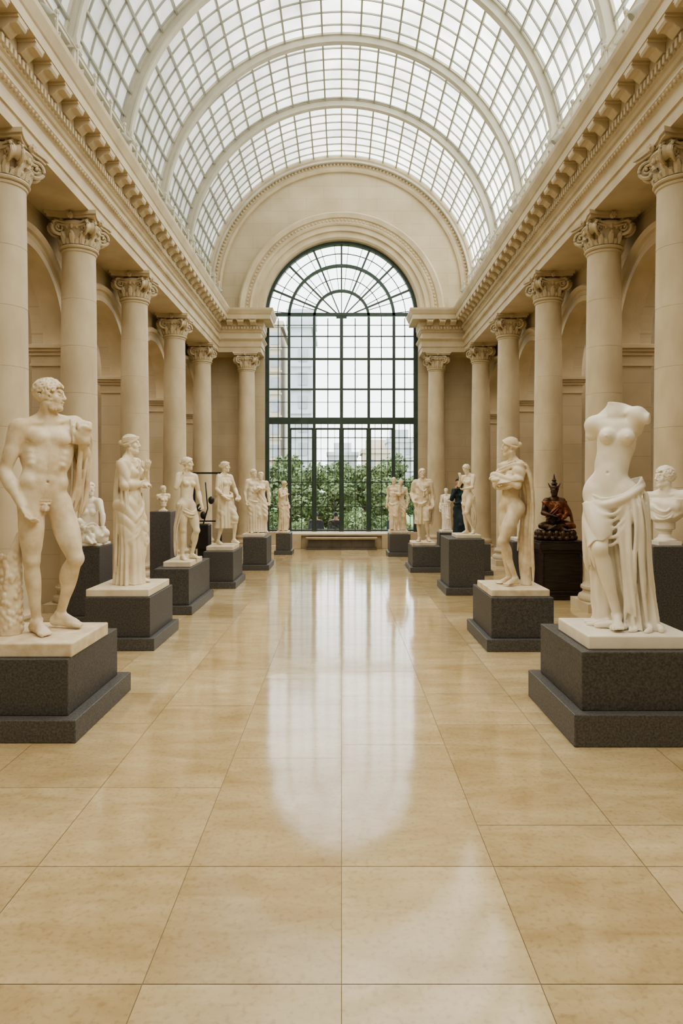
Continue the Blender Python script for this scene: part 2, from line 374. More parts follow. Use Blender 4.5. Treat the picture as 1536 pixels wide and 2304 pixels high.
# ------------------------------------------------------------------ columns
def capital_mesh():
    mb=MB()
    mb.lathe([(.262,-.02),(.262,.0),(.30,.01),(.31,.03),(.30,.05),(.265,.06),(.262,.14),(.27,.22),(.29,.3),(.33,.36),(.35,.39),(.34,.42),(.30,.44)],32)
    for (z0,z1,h) in ((.46,.50,.39),(.50,.56,.42)):
        ring=[]
        for s in range(4):
            a=s*math.pi/2
            for t in np.linspace(-1,.999,9)[:-1]:
                x=h-.075*(1-t*t); y=t*h*.93
                ring.append((x*math.cos(a)-y*math.sin(a),x*math.sin(a)+y*math.cos(a)))
        mb.loft([[(x,y,z0) for x,y in ring],[(x,y,z1) for x,y in ring]])
    for s in range(4):
        a=math.pi/4+s*math.pi/2; R=Matrix.Rotation(a,3,'Z')
        cx,cz=.37,.325
        n=20
        rings=[]
        yy,rr=.05,.10
        for y,r in ((-yy,rr*.8),(-yy*.9,rr),(0,rr*.75),(yy*.9,rr),(yy,rr*.8)):
            rings.append([R@Vector((cx+r*math.cos(2*math.pi*j/n),y,cz+r*math.sin(2*math.pi*j/n))) for j in range(n)])
        mb.loft(rings)
        for sd in (-1,1):
            pts=[];rr=[]
            for i in range(44):
                t=i/43; th=math.pi*.55+t*2.0*2*math.pi; r=.128*(1-t)**.8+.012
                pts.append(R@Vector((cx+r*math.cos(-th)*1.0,sd*(.062+.02*t),cz+r*math.sin(th)))); rr.append(.020*(1-t)+.010)
            mb.tube(pts,rr,6)
            mb.ellip(R@Vector((cx,sd*.075,cz)),(.026,.026,.026),8,4)
        mb.tube([R@Vector((.26,0,.24)),R@Vector((.29,0,.36)),R@Vector((.34,0,.44)),R@Vector((.38,0,.44))],[.03,.045,.045,.04],8)
    for s in range(4):
        a=s*math.pi/2; R=Matrix.Rotation(a,3,'Z')
        for k in (0,1):
            mb.tube([R@Vector((.30+.02*abs(t),t*.27,.435-.05*(1-t*t)-k*.05)) for t in np.linspace(-1,1,11)],.018,6)
        mb.ellip(R@Vector((.35,0,.49)),(.05,.055,.055),8,5)
        for q in range(6):
            b=q*math.pi/3; mb.ellip(R@Vector((.385,.035*math.cos(b),.49+.035*math.sin(b))),(.018,.022,.022),6,4)
        for t in (-.16,-.08,0,.08,.16):
            mb.ellip(R@Vector((.315-abs(t)*.25,t,.335)),(.03,.03,.045),7,5)
    for i in range(12):
        a=i*math.pi/6; R=Matrix.Rotation(a,3,'Z')
        mb.tube([R@Vector((.265,0,.07)),R@Vector((.285,0,.15)),R@Vector((.31,0,.22)),R@Vector((.335,0,.245)),R@Vector((.345,0,.225))],[.04,.05,.045,.03,.012],6)
    for i in range(12):
        a=(i+.5)*math.pi/6; R=Matrix.Rotation(a,3,'Z')
        mb.tube([R@Vector((.262,0,.07)),R@Vector((.275,0,.12)),R@Vector((.295,0,.15)),R@Vector((.305,0,.14))],[.035,.04,.03,.012],6)
    return mb
H_CAP=.56
def column_proto(loc,lab,group):
    e=empty('column',loc,lab,'column',group)
    mb=MB(); mb.box(-.41,.41,-.41,.41,0,.14)
    mb.lathe([(.39,.14),(.405,.17),(.405,.2),(.39,.235),(.36,.25),(.335,.27),(.33,.30),(.345,.325),(.36,.335),(.365,.355),(.36,.38),(.34,.39),(.33,.41)],40)
    b=mk('base',mb,M_col,parent=e,smooth=True,autos=35)
    mb=MB(); z1=ZT-H_CAP
    prof=[(.325,.40),(.305,.44)]
    for i in range(15):
        t=i/14; z=.46+(z1-.05-.46)*t
        r=.302-.042*t**1.6
        prof.append((r,z))
        if i in (2,4,6,8,10,12): prof+=[(r,z+.004),(r-.0035,z+.006),(r-.0035,z+.010),(r,z+.012)]
    prof+=[(.275,z1-.04),(.28,z1-.02),(.27,z1)]
    mb.lathe(prof,48); s=mk('shaft',mb,M_col,parent=e,smooth=True,autos=40)
    c=mk('capital',capital_mesh(),M_trim,parent=e,smooth=True,autos=45,loc=(0,0,z1))
    return e,[b,s,c]
e0,parts=column_proto((-XC,8.5,0),'smooth limestone column with scrolled capital along the arcade','colonnade columns')
def copycol(loc,lab,grp):
    e=e0.copy(); COL.objects.link(e); e.location=loc; e['label']=lab; e['group']=grp
    for p in parts:
        q=p.copy(); COL.objects.link(q); q.parent=e
    return e
for sg in (-1,1):
    for y in COLY:
        if sg==-1 and y==8.5: continue
        copycol((sg*XC,y,0),'smooth limestone column with scrolled capital along the arcade','colonnade columns')
for sg in (-1,1):
    copycol((sg*3.13,22.0,0),'smooth limestone column with scrolled capital beside the great window','window columns')
# ------------------------------------------------------------------ vault
def vault():
    na=60; y0,y1=-6,DW
    mb=MB(); v=[];f=[]
    pts=[(RV,EYE+5.7)]+[(RV*math.cos(math.pi*i/na),ZV+RV*math.sin(math.pi*i/na)) for i in range(na+1)]+[(-RV,EYE+5.7)]
    for x,z in pts: v+=[(x,y0,z),(x,y1,z)]
    for i in range(len(pts)-1): f.append((2*i,2*i+1,2*i+3,2*i+2))
    mb.add(v,f)
    c=mk('ceiling',mb,M_vaultglow,kind='structure',label='barrel vaulted ceiling of frosted glass panes',smooth=True)
    b=MB(); nb=30
    for i in range(nb+1):
        t=math.pi*i/nb; r0,r1=RV-.07,RV-.005; hw=.020
        cx,cz=math.cos(t),math.sin(t); tx,tz=-cz,cx
        ring=[(r0*cx-hw*tx,r0*cz-hw*tz),(r1*cx-hw*tx,r1*cz-hw*tz),(r1*cx+hw*tx,r1*cz+hw*tz),(r0*cx+hw*tx,r0*cz+hw*tz)]
        b.loft([[(x,y,ZV+z) for x,z in ring] for y in (y0,y1)])
    y=1.0; Y=[]
    while y<DW: Y.append(y); y+=.43
    for y in Y:
        rings=[]
        for i in range(na+1):
            t=math.pi*i/na; c_,s_=math.cos(t),math.sin(t)
            rings.append([((RV-.04)*c_,y-.012,ZV+(RV-.04)*s_),((RV-.04)*c_,y+.012,ZV+(RV-.04)*s_),((RV-.003)*c_,y+.012,ZV+(RV-.003)*s_),((RV-.003)*c_,y-.012,ZV+(RV-.003)*s_)])
        b.loft(rings)
        for sg in (-1,1):
            a_,b_=sorted((sg*(RV-.05),sg*(RV-.003))); b.box(a_,b_,y-.014,y+.014,EYE+5.72,ZV)
    o=mk('glazing_bars',b,M_bar,parent=c); o['kind']='stuff'; o['label']='grid of slim grey-green glazing bars'
    k=4
    for y in (22.45,19.15,16.4,13.6,10.8,8.0,5.2,2.4,-.4):
        m=MB(); rings=[]
        hw=.075
        sec=[(RV-.24,-hw),(RV-.24,hw),(RV-.20,hw),(RV-.20,hw*.5),(RV-.06,hw*.5),(RV-.06,hw),(RV-.01,hw),(RV-.01,-hw),(RV-.06,-hw),(RV-.06,-hw*.5),(RV-.20,-hw*.5),(RV-.20,-hw)]
        rings.append([(r,y+d,EYE+5.72) for r,d in sec])
        for i in range(73):
            t=math.pi*i/72; rings.append([(r*math.cos(t),y+d,ZV+r*math.sin(t)) for r,d in sec])
        rings.append([(-r,y+d,EYE+5.72) for r,d in sec])
        m.loft(rings)
        for sg in (-1,1):
            a_,b_=sorted((sg*4.28,sg*4.5)); m.box(a_,b_,y-.13,y+.13,EYE+5.72,EYE+5.85)
            a_,b_=sorted((sg*4.24,sg*4.5)); m.box(a_,b_,y-.11,y+.11,EYE+7.05,EYE+7.2)
        mk('trim_%d'%k,m,M_rib,kind='structure',label='cream painted steel arch rib under the glass vault'); k+=1
    for sg in (-1,1):
        m=MB()
        for (z,e,h) in ((EYE+6.55,.12,.07),(EYE+5.95,.18,.04),(EYE+6.2,.18,.03),(EYE+7.1,.14,.06)):
            a_,b_=sorted((sg*(RV-e-.06),sg*(RV-.06))); m.box(a_,b_,-6,DW,z,z+h)
        y=2.0
        while y<22:
            m.tube([(sg*(RV-.15),y,EYE+5.72),(sg*(RV-.15),y,EYE+7.1)],.018,6)
            m.tube([(sg*(RV-.15),y,EYE+6.6),(sg*(RV-.15),y+.46,EYE+7.1)],.012,5)
            y+=.467
        mk('trim_%d'%k,m,M_rib,kind='structure',label='cream painted steel springing rail and struts'); k+=1
        m=MB(); y=2.0
        while y<21.5:
            m.tube([(sg*3.84,y,EYE+5.73),(sg*3.84,y,EYE+6.38)],.020,6); m.ellip((sg*3.84,y,EYE+6.41),(.04,.04,.04),6,4); y+=.7
        for z in (6.10,6.34): m.tube([(sg*3.84,2.0,EYE+z),(sg*3.84,21.4,EYE+z)],.014,6)
        mk('trim_%d'%k,m,M_rib,kind='structure',label='slim painted metal railing along the cornice top'); k+=1
    return k
KT=vault()
# ------------------------------------------------------------------ window
def window():
    DY=22.8; m=MB()
    def bar(x0,x1,z0,z1,d=.05): m.box(x0,x1,DY-d,DY+d,z0,z1)
    def arc(r,hw,d,a0=0,a1=math.pi,n=64):
        rings=[]
        for i in range(n+1):
            t=a0+(a1-a0)*i/n
            rings.append([((r-hw)*math.cos(t),DY-d,ZWC+(r-hw)*math.sin(t)),((r+hw)*math.cos(t),DY-d,ZWC+(r+hw)*math.sin(t)),((r+hw)*math.cos(t),DY+d,ZWC+(r+hw)*math.sin(t)),((r-hw)*math.cos(t),DY+d,ZWC+(r-hw)*math.sin(t))])
        m.loft(rings)
    z0=.46
    px=lambda y:EYE+(1095-y)*DY/F
    arc(RW-.05,.06,.08); arc(1.79,.045,.06); arc(.93,.04,.06); arc(.09,.09,.05); arc(1.36,.010,.02); arc(2.2,.010,.02)
    for i in range(1,8):
        t=math.pi*i/8; c,s=math.cos(t),math.sin(t); hw=.025
        for (r0,r1,hw) in ((.1,.93,.016),(.93,1.79,.024),(1.79,RW-.05,.03)):
            m.loft([[(r*c-s*e,DY+d,ZWC+r*s+c*e) for e,d in ((-hw,-.04),(hw,-.04),(hw,.04),(-hw,.04))] for r in (r0,r1)])
    for i in range(16):
        t=math.pi*(i+.5)/16; c,s=math.cos(t),math.sin(t); hw=.009
        m.loft([[(r*c-s*e,DY+d,ZWC+r*s+c*e) for e,d in ((-hw,-.02),(hw,-.02),(hw,.02),(-hw,.02))] for r in (.93,RW-.05)])
    for x,hw in ((-2.53,.07),(2.53,.07),(0,.055),(-.93,.045),(.93,.045),(-1.79,.045),(1.79,.045)):
        bar(x-hw,x+hw,z0,ZWC,.07)
    for y,hw in ((708,.05),(808,.03),(876,.025),(947,.11),(757,.016),(1037,.016),(1085,.016),(1140,.016),(1193,.03),(905,.009),(842,.009),(782,.009),(732,.009),(1010,.009),(1062,.009),(1112,.009),(985,.014)):
        z=px(y); bar(-2.55,2.55,z-hw,z+hw,.06 if hw>.02 else .025)
    for x in (-2.16,-1.36,-.465,.465,1.36,2.16): bar(x-.014,x+.014,z0,ZWC,.025)
    for x in (-2.35,-1.97,-1.58,-1.15,-.7,-.23,.23,.7,1.15,1.58,1.97,2.35): bar(x-.008,x+.008,z0,px(947),.02)
    for a,b in ((-.93,0),(0,.93),(.93,1.79),(-1.79,-.93)):
        for x in (a+.06,b-.06): bar(x-.02,x+.02,z0,px(965),.05)
        bar(a+.05,b-.05,px(965)-.03,px(965)+.03,.05); 
    w=mk('window_1',m,M_green,kind='structure',label='tall arched window with dark green metal glazing bars')
    g=MB(); n=48
    pts=[(RW-.03,z0)]+[((RW-.03)*math.cos(math.pi*i/n),ZWC+(RW-.03)*math.sin(math.pi*i/n)) for i in range(n+1)]+[(-(RW-.03),z0)]
    g.add([(x,DY,z) for x,z in pts],[tuple(range(len(pts)))])
    mk('glass',g,M_glass,parent=w)
window()
# ------------------------------------------------------------------ exterior
mb=MB(); mb.box(-60,60,23.2,29,-.6,-.2); mk('terrace',mb,M_pave,label='pale paved terrace outside the window',cat='terrace')
mb=MB(); mb.box(-150,150,29,260,-.8,-.44); mk('lawn',mb,M_grass,label='green lawn beyond the terrace',cat='lawn')
def tree_mesh(seed,h):
    rng=random.Random(seed); t=MB(); t.tube([(0,0,0),(.05,0,h*.25),(-.03,.04,h*.5),(.02,0,h*.7)],[.12,.09,.07,.04],8)
    for i in range(6):
        a=rng.uniform(0,6.28); t.tube([(0,0,h*.3),(math.cos(a)*.4,math.sin(a)*.4,h*.5),(math.cos(a)*.8,math.sin(a)*.8,h*.65)],[.05,.035,.015],6)
    l=MB(); blobs=[]
    for i in range(17):
        a=rng.uniform(0,6.28); r=rng.uniform(0,1.0); z=rng.uniform(.25,.9)
        blobs.append((r*math.cos(a),r*math.sin(a),h*z,rng.uniform(.35,.62)))
    for bx,by,bz,br in blobs:
        for k in range(200):
            d=Vector((rng.gauss(0,1),rng.gauss(0,1),rng.gauss(0,1))).normalized()*br*rng.uniform(.7,1.12)
            p=Vector((bx,by,bz))+d; s=rng.uniform(.05,.09)
            u=Vector((rng.gauss(0,1),rng.gauss(0,1),rng.gauss(0,1))).normalized(); w_=d.normalized().cross(u).normalized()*s; u2=(d.normalized()*.4+u).normalized()*s*1.4
            l.add([p-u2,p+w_,p+u2,p-w_],[(0,1,2,3)])
    return t,l
rng=random.Random(3)
protos=[]
for i in range(3):
    t,l=tree_mesh(i+1,3.6)
    e=empty('tree',(0,0,0),'leafy green tree outside the window','tree','park trees')
    a=mk('trunk',t,M_bark,parent=e,smooth=True); b=mk('foliage',l,M_leaf,parent=e); b['kind']='stuff'
    protos.append((e,a,b))
pos=[]
for row,(D,sp) in enumerate(((32,2.5),(35.5,2.7),(40,3.0))):
    n=int((7+D*.05)/sp)
    for i in range(-n,n+1): pos.append((i*sp+rng.uniform(-.2,.2)+(row%2)*1.2,D+rng.uniform(-.4,.4),row))
for i,(x,y,row) in enumerate(pos):
    e,a,b=protos[i%3]
    if i>=3:
        e2=e.copy(); COL.objects.link(e2)
        for q in (a,b):
            q2=q.copy(); COL.objects.link(q2); q2.parent=e2
        e=e2
    s=(.78+row*.17)*rng.uniform(.8,1.12); e.location=(x,y,-.43); e.scale=(.98,.98,s); e.rotation_euler=(0,0,rng.uniform(0,6))
mb=MB(); r2=random.Random(9)
for k in range(8000):
    x=r2.uniform(-7,7); top=.55+.35*math.sin(x*1.3)+.2*math.sin(x*3.1)
    p=Vector((x,29.8+r2.uniform(-.5,.5),r2.uniform(-.35,top))); s=.065
    u=Vector((r2.gauss(0,1),r2.gauss(0,1),r2.gauss(0,1))).normalized()*s; w_=Vector((r2.gauss(0,1),r2.gauss(0,1),r2.gauss(0,1))).normalized()*s
    mb.add([p-u,p+w_,p+u,p-w_],[(0,1,2,3)])
o=mk('hedge',mb,M_leaf,label='uneven green shrubbery along the terrace',cat='hedge'); o['kind']='stuff'
M_win=mat('building_window',(.30,.33,.37),(.40,.43,.48),.2,1)
def bldg(x0,x1,y,z,m,lab):
    mb=MB(); mb.box(x0,x1,y,y+12,-.42,z); mb.box(x0-.4,x1+.4,y-.4,y+12,z,z+.8); mb.box((x0+x1)/2-2,(x0+x1)/2+2,y+2,y+6,z+.8,z+3)
    zz=3.0
    while zz<z-2:
        x=x0+1.2
        while x<x1-1.2:
            mb.box(x,x+1.2,y-.15,y+.1,zz,zz+1.7,1); x+=2.6
        mb.box(x0-.2,x1+.2,y-.35,y,zz-.7,zz-.5); zz+=3.1
    mk('building',mb,[m,M_win],label=lab,cat='building')
bldg(-24,-8.4,92,24,M_bldg,'tan brick apartment tower seen through the window')
bldg(-6.9,-4.0,88,23,M_bldg2,'tall grey apartment tower with rows of windows')
bldg(-3,3.5,150,9,M_bldg2,'low pale grey building on the skyline')
bldg(4.5,10,140,9,M_bldg,'low tan building on the skyline')
bldg(10.5,16,150,12,M_bldg2,'pale grey building on the skyline')
bldg(-40,-26,120,16,M_bldg2,'grey office block on the skyline')
# ------------------------------------------------------------------ SDF engine
class SDF:
    def __init__(s,lo,hi,h,m=.03):
        s.lo=np.array(lo,float); s.h=h; s.m=m
        s.n=np.ceil((np.array(hi)-s.lo)/h).astype(int)+1
        s.f=np.full(tuple(s.n),1.0,np.float32)
    def reg(s,lo,hi):
        i0=np.clip(np.floor((np.array(lo)-s.lo)/s.h).astype(int),0,s.n-1); i1=np.clip(np.ceil((np.array(hi)-s.lo)/s.h).astype(int)+1,1,s.n)
        sl=tuple(slice(a,b) for a,b in zip(i0,i1))
        X=(s.lo[0]+s.h*np.arange(i0[0],i1[0],dtype=np.float32))[:,None,None]
        Y=(s.lo[1]+s.h*np.arange(i0[1],i1[1],dtype=np.float32))[None,:,None]
        Z=(s.lo[2]+s.h*np.arange(i0[2],i1[2],dtype=np.float32))[None,None,:]
        return sl,X.astype(np.float32),Y.astype(np.float32),Z.astype(np.float32)
    def op(s,sl,d,k,sub):
        a=s.f[sl]
        if a.size==0: return
        if sub:
            d=-d; hh=np.maximum(k-np.abs(a-d),0); s.f[sl]=np.maximum(a,d)+hh*hh/(4*k)
        else:
            hh=np.maximum(k-np.abs(a-d),0); s.f[sl]=np.minimum(a,d)-hh*hh/(4*k)
    def _cone(s,X,Y,Z,a,b,ra,rb):
        ab=b-a; L=max(float(ab@ab),1e-9)
        t=np.clip(((X-a[0])*ab[0]+(Y-a[1])*ab[1]+(Z-a[2])*ab[2])/L,0,1)
        return (np.sqrt((X-a[0]-t*ab[0])**2+(Y-a[1]-t*ab[1])**2+(Z-a[2]-t*ab[2])**2)-(ra+(rb-ra)*t)).astype(np.float32)
    def cone(s,a,b,ra,rb,k=.02,sub=False):
        a=np.array(a,float);b=np.array(b,float); M=max(ra,rb)+k+s.m+2*s.h
        sl,X,Y,Z=s.reg(np.minimum(a,b)-M,np.maximum(a,b)+M)
        s.op(sl,s._cone(X,Y,Z,a,b,ra,rb),k,sub)
    def poly(s,Q,W,k=.006,sub=False):
        Q=[np.array(q,float) for q in Q]; M=max(W)+k+s.m+2*s.h; A=np.array(Q)
        sl,_,_,_=s.reg(A.min(0)-M,A.max(0)+M); T=np.full(s.f[sl].shape,1.0,np.float32)
        if T.size==0: return
        for i in range(len(Q)-1):
            a,b=Q[i],Q[i+1]; s2,X,Y,Z=s.reg(np.minimum(a,b)-M,np.maximum(a,b)+M)
            r=tuple(slice(p.start-q.start,p.stop-q.start) for p,q in zip(s2,sl))
            if T[r].size==0: continue
            T[r]=np.minimum(T[r],s._cone(X,Y,Z,a,b,W[i],W[i+1]))
        s.op(sl,T,k,sub)
    def ell(s,c,r,fr=None,k=.02,sub=False):
        c=np.array(c,float); r=np.array(r if hasattr(r,'__len__') else (r,r,r),float)
        fr=np.eye(3) if fr is None else fr
        M=np.sqrt(((fr*r[:,None])**2).sum(0))+k+s.m+2*s.h
        sl,X,Y,Z=s.reg(c-M,c+M); x=X-c[0];y=Y-c[1];z=Z-c[2]
        q=[x*fr[i][0]+y*fr[i][1]+z*fr[i][2] for i in range(3)]
        k0=np.sqrt(sum((q[i]/r[i])**2 for i in range(3))); k1=np.sqrt(sum((q[i]/r[i]**2)**2 for i in range(3)))+1e-6
        s.op(sl,(k0*(k0-1)/k1).astype(np.float32),k,sub)
    def custom(s,fn,lo,hi,k=.02,sub=False):
        sl,X,Y,Z=s.reg(lo,hi); s.op(sl,fn(X,Y,Z).astype(np.float32),k,sub)
    def shell(s,B,t,mask,k=.01,fold=None):
        sl,X,Y,Z=s.reg(s.lo,s.lo+s.h*s.n)
        d=B.f-t
        if fold is not None: d=d-fold(X,Y,Z)
        d=np.maximum(d,mask(X,Y,Z)); s.op(sl,d.astype(np.float32),k,False)
    def floorcut(s):
        sl,X,Y,Z=s.reg(s.lo,s.lo+s.h*s.n); s.f=np.maximum(s.f,-Z)
    def rope(s,pts,r,n=1,spread=None,k=.008,seed=0,taper=1,ctr=(0,0)):
        P=[np.array(p,float) for p in pts]; Q=[]
        for i in range(len(P)-1):
            p0=P[max(i-1,0)];p1=P[i];p2=P[i+1];p3=P[min(i+2,len(P)-1)]
            for t in np.linspace(0,1,7)[:-1]:
                Q.append(.5*((2*p1)+(-p0+p2)*t+(2*p0-5*p1+4*p2-p3)*t*t+(-p0+3*p1-3*p2+p3)*t**3))
        Q.append(P[-1]); m=len(Q); rg=random.Random(int(seed*13)+n)
        if spread is None: spread=r*1.25*(n-1)/2
        for j in range(n):
            ph=seed*1.7+j*2.4; u0=0 if n==1 else 2*j/(n-1)-1
            if n>1: u0+=rg.uniform(-.3,.3)/(n-1)
            rw=r*rg.uniform(.65,1.2) if n>1 else r
            e0=rg.uniform(0,.12) if n>2 else 0; e1=1-(rg.uniform(0,.22) if n>2 else 0)
            R=[];W=[]
            for i,q in enumerate(Q):
                t=i/(m-1)
                if t<e0 or t>e1: continue
                tg=Q[min(i+1,m-1)]-Q[max(i-1,0)]; tg/=np.linalg.norm(tg)+1e-9
                ra=np.array((q[0]-ctr[0],q[1]-ctr[1],0.)); ra/=np.linalg.norm(ra)+1e-9
                ra-=tg*(ra@tg); ra/=np.linalg.norm(ra)+1e-9
                b=np.cross(tg,ra); fan=taper*t+(1-t)
                env=min(1,(t-e0)*8+.45,(e1-t)*6+.35) if n>1 else 1
                R.append(q+b*(spread*u0*fan+r*.4*math.sin(i*.2+ph))+ra*(r*.4*math.sin(i*.15+ph*1.3)-r*.5*u0*u0-r*(1-env)*.8)); W.append(rw*env*(.85+.2*math.sin(ph+i*.13)))
            if len(R)>1: s.poly(R,W,k)
    def mesh(s):
        f=s.f; f[0]=1;f[-1]=1;f[:,0]=1;f[:,-1]=1;f[:,:,0]=1;f[:,:,-1]=1
        I=f<0; nx,ny,nz=f.shape
        cnt=np.zeros((nx-1,ny-1,nz-1),np.int8)
        for a in (0,1):
            for b in (0,1):
                for c in (0,1): cnt+=I[a:nx-1+a,b:ny-1+b,c:nz-1+c]
        act=(cnt>0)&(cnt<8); idx=np.argwhere(act)
        if len(idx)==0: return np.zeros((0,3)),np.zeros((0,4),int)
        acc=np.zeros((len(idx),3)); num=np.zeros(len(idx))
        cs=[(a,b,c) for a in (0,1) for b in (0,1) for c in (0,1)]
        for A in cs:
            for ax in range(3):
                if A[ax]==0:
                    Bc=list(A); Bc[ax]=1
                    fa=f[idx[:,0]+A[0],idx[:,1]+A[1],idx[:,2]+A[2]]; fb=f[idx[:,0]+Bc[0],idx[:,1]+Bc[1],idx[:,2]+Bc[2]]
                    cr=(fa<0)!=(fb<0); t=np.where(cr,fa/np.where(cr,fa-fb,1),0)
                    p=np.tile(np.array(A,float),(len(idx),1)); p[:,ax]=t
                    acc+=p*cr[:,None]; num+=cr
        V=s.lo+s.h*(idx+acc/num[:,None])
        vid=np.full(act.shape,-1,np.int64); vid[act]=np.arange(len(idx))
        Q=[]
        for ax in range(3):
            sl0=[slice(None)]*3; sl1=[slice(None)]*3; sl0[ax]=slice(0,-1); sl1[ax]=slice(1,None)
            ch=I[tuple(sl0)]!=I[tuple(sl1)]; e=np.argwhere(ch); u,v=(ax+1)%3,(ax+2)%3
            ok=(e[:,u]>0)&(e[:,v]>0)&(e[:,u]<f.shape[u]-1)&(e[:,v]<f.shape[v]-1); e=e[ok]
            def cell(du,dv):
                c=e.copy(); c[:,u]+=du; c[:,v]+=dv; return vid[c[:,0],c[:,1],c[:,2]]
            q=np.stack([cell(-1,-1),cell(0,-1),cell(0,0),cell(-1,0)],1)
            ins=I[e[:,0],e[:,1],e[:,2]]; q[~ins]=q[~ins][:,::-1]; Q.append(q)
        return V,np.concatenate(Q)
def sdf_obj(S,name,m,parent,scale,label=None,origin=(0,0,0)):
    V,Q=S.mesh(); V=(V-np.array(origin))*scale
    me=bpy.data.meshes.new(name); me.from_pydata(V.tolist(),[],Q.tolist()); me.materials.append(m)
    me.polygons.foreach_set('use_smooth',[True]*len(me.polygons)); me.update()
    o=bpy.data.objects.new(name,me); COL.objects.link(o); o.parent=parent
    if label:o['label']=label
    return o
# ------------------------------------------------------------------ figure
def fr(yaw,up=None,pitch=0,roll=0):
    a=rad(yaw); s=np.array((math.cos(a),math.sin(a),0)); f=np.array((math.sin(a),-math.cos(a),0)); u=np.array((0,0,1.))
    if up is not None:
        u=np.array(up,float); u/=np.linalg.norm(u); f=f-u*(f@u); f/=np.linalg.norm(f); s=np.cross(u,f); s=-s if s@np.array((math.cos(a),math.sin(a),0))<0 else s
    if pitch:
        p=rad(pitch); f2=f*math.cos(p)-u*math.sin(p); u2=u*math.cos(p)+f*math.sin(p); f,u=f2,u2
    if roll:
        p=rad(roll); s2=s*math.cos(p)+u*math.sin(p); u2=u*math.cos(p)-s*math.sin(p); s,u=s2,u2
    return np.array([s,f,u])
def off(c,R,s,f,u): return np.array(c)+s*R[0]+f*R[1]+u*R[2]
DEF=dict(pel=(-.015,0,.97),wai=(-.01,.012,1.11),che=(.005,0,1.28),nec=(0,-.015,1.465),hea=(0,.02,1.650),
 shR=(-.178,0,1.425),elR=(-.25,-.03,1.13),wrR=(-.24,.06,.88),shL=(.178,0,1.445),elL=(.25,-.03,1.15),wrL=(.24,.06,.90),
 hiR=(-.09,0,.93),knR=(-.095,.03,.51),anR=(-.075,-.02,.085),hiL=(.08,0,.905),knL=(.115,.13,.50),anL=(.14,-.05,.09))
def limbfr(a,b,f):
    u=np.array(b)-np.array(a); u=u/np.linalg.norm(u); f=f-u*(f@u); f=f/(np.linalg.norm(f)+1e-9); s=np.cross(f,u)
    return np.array([s,f,u])
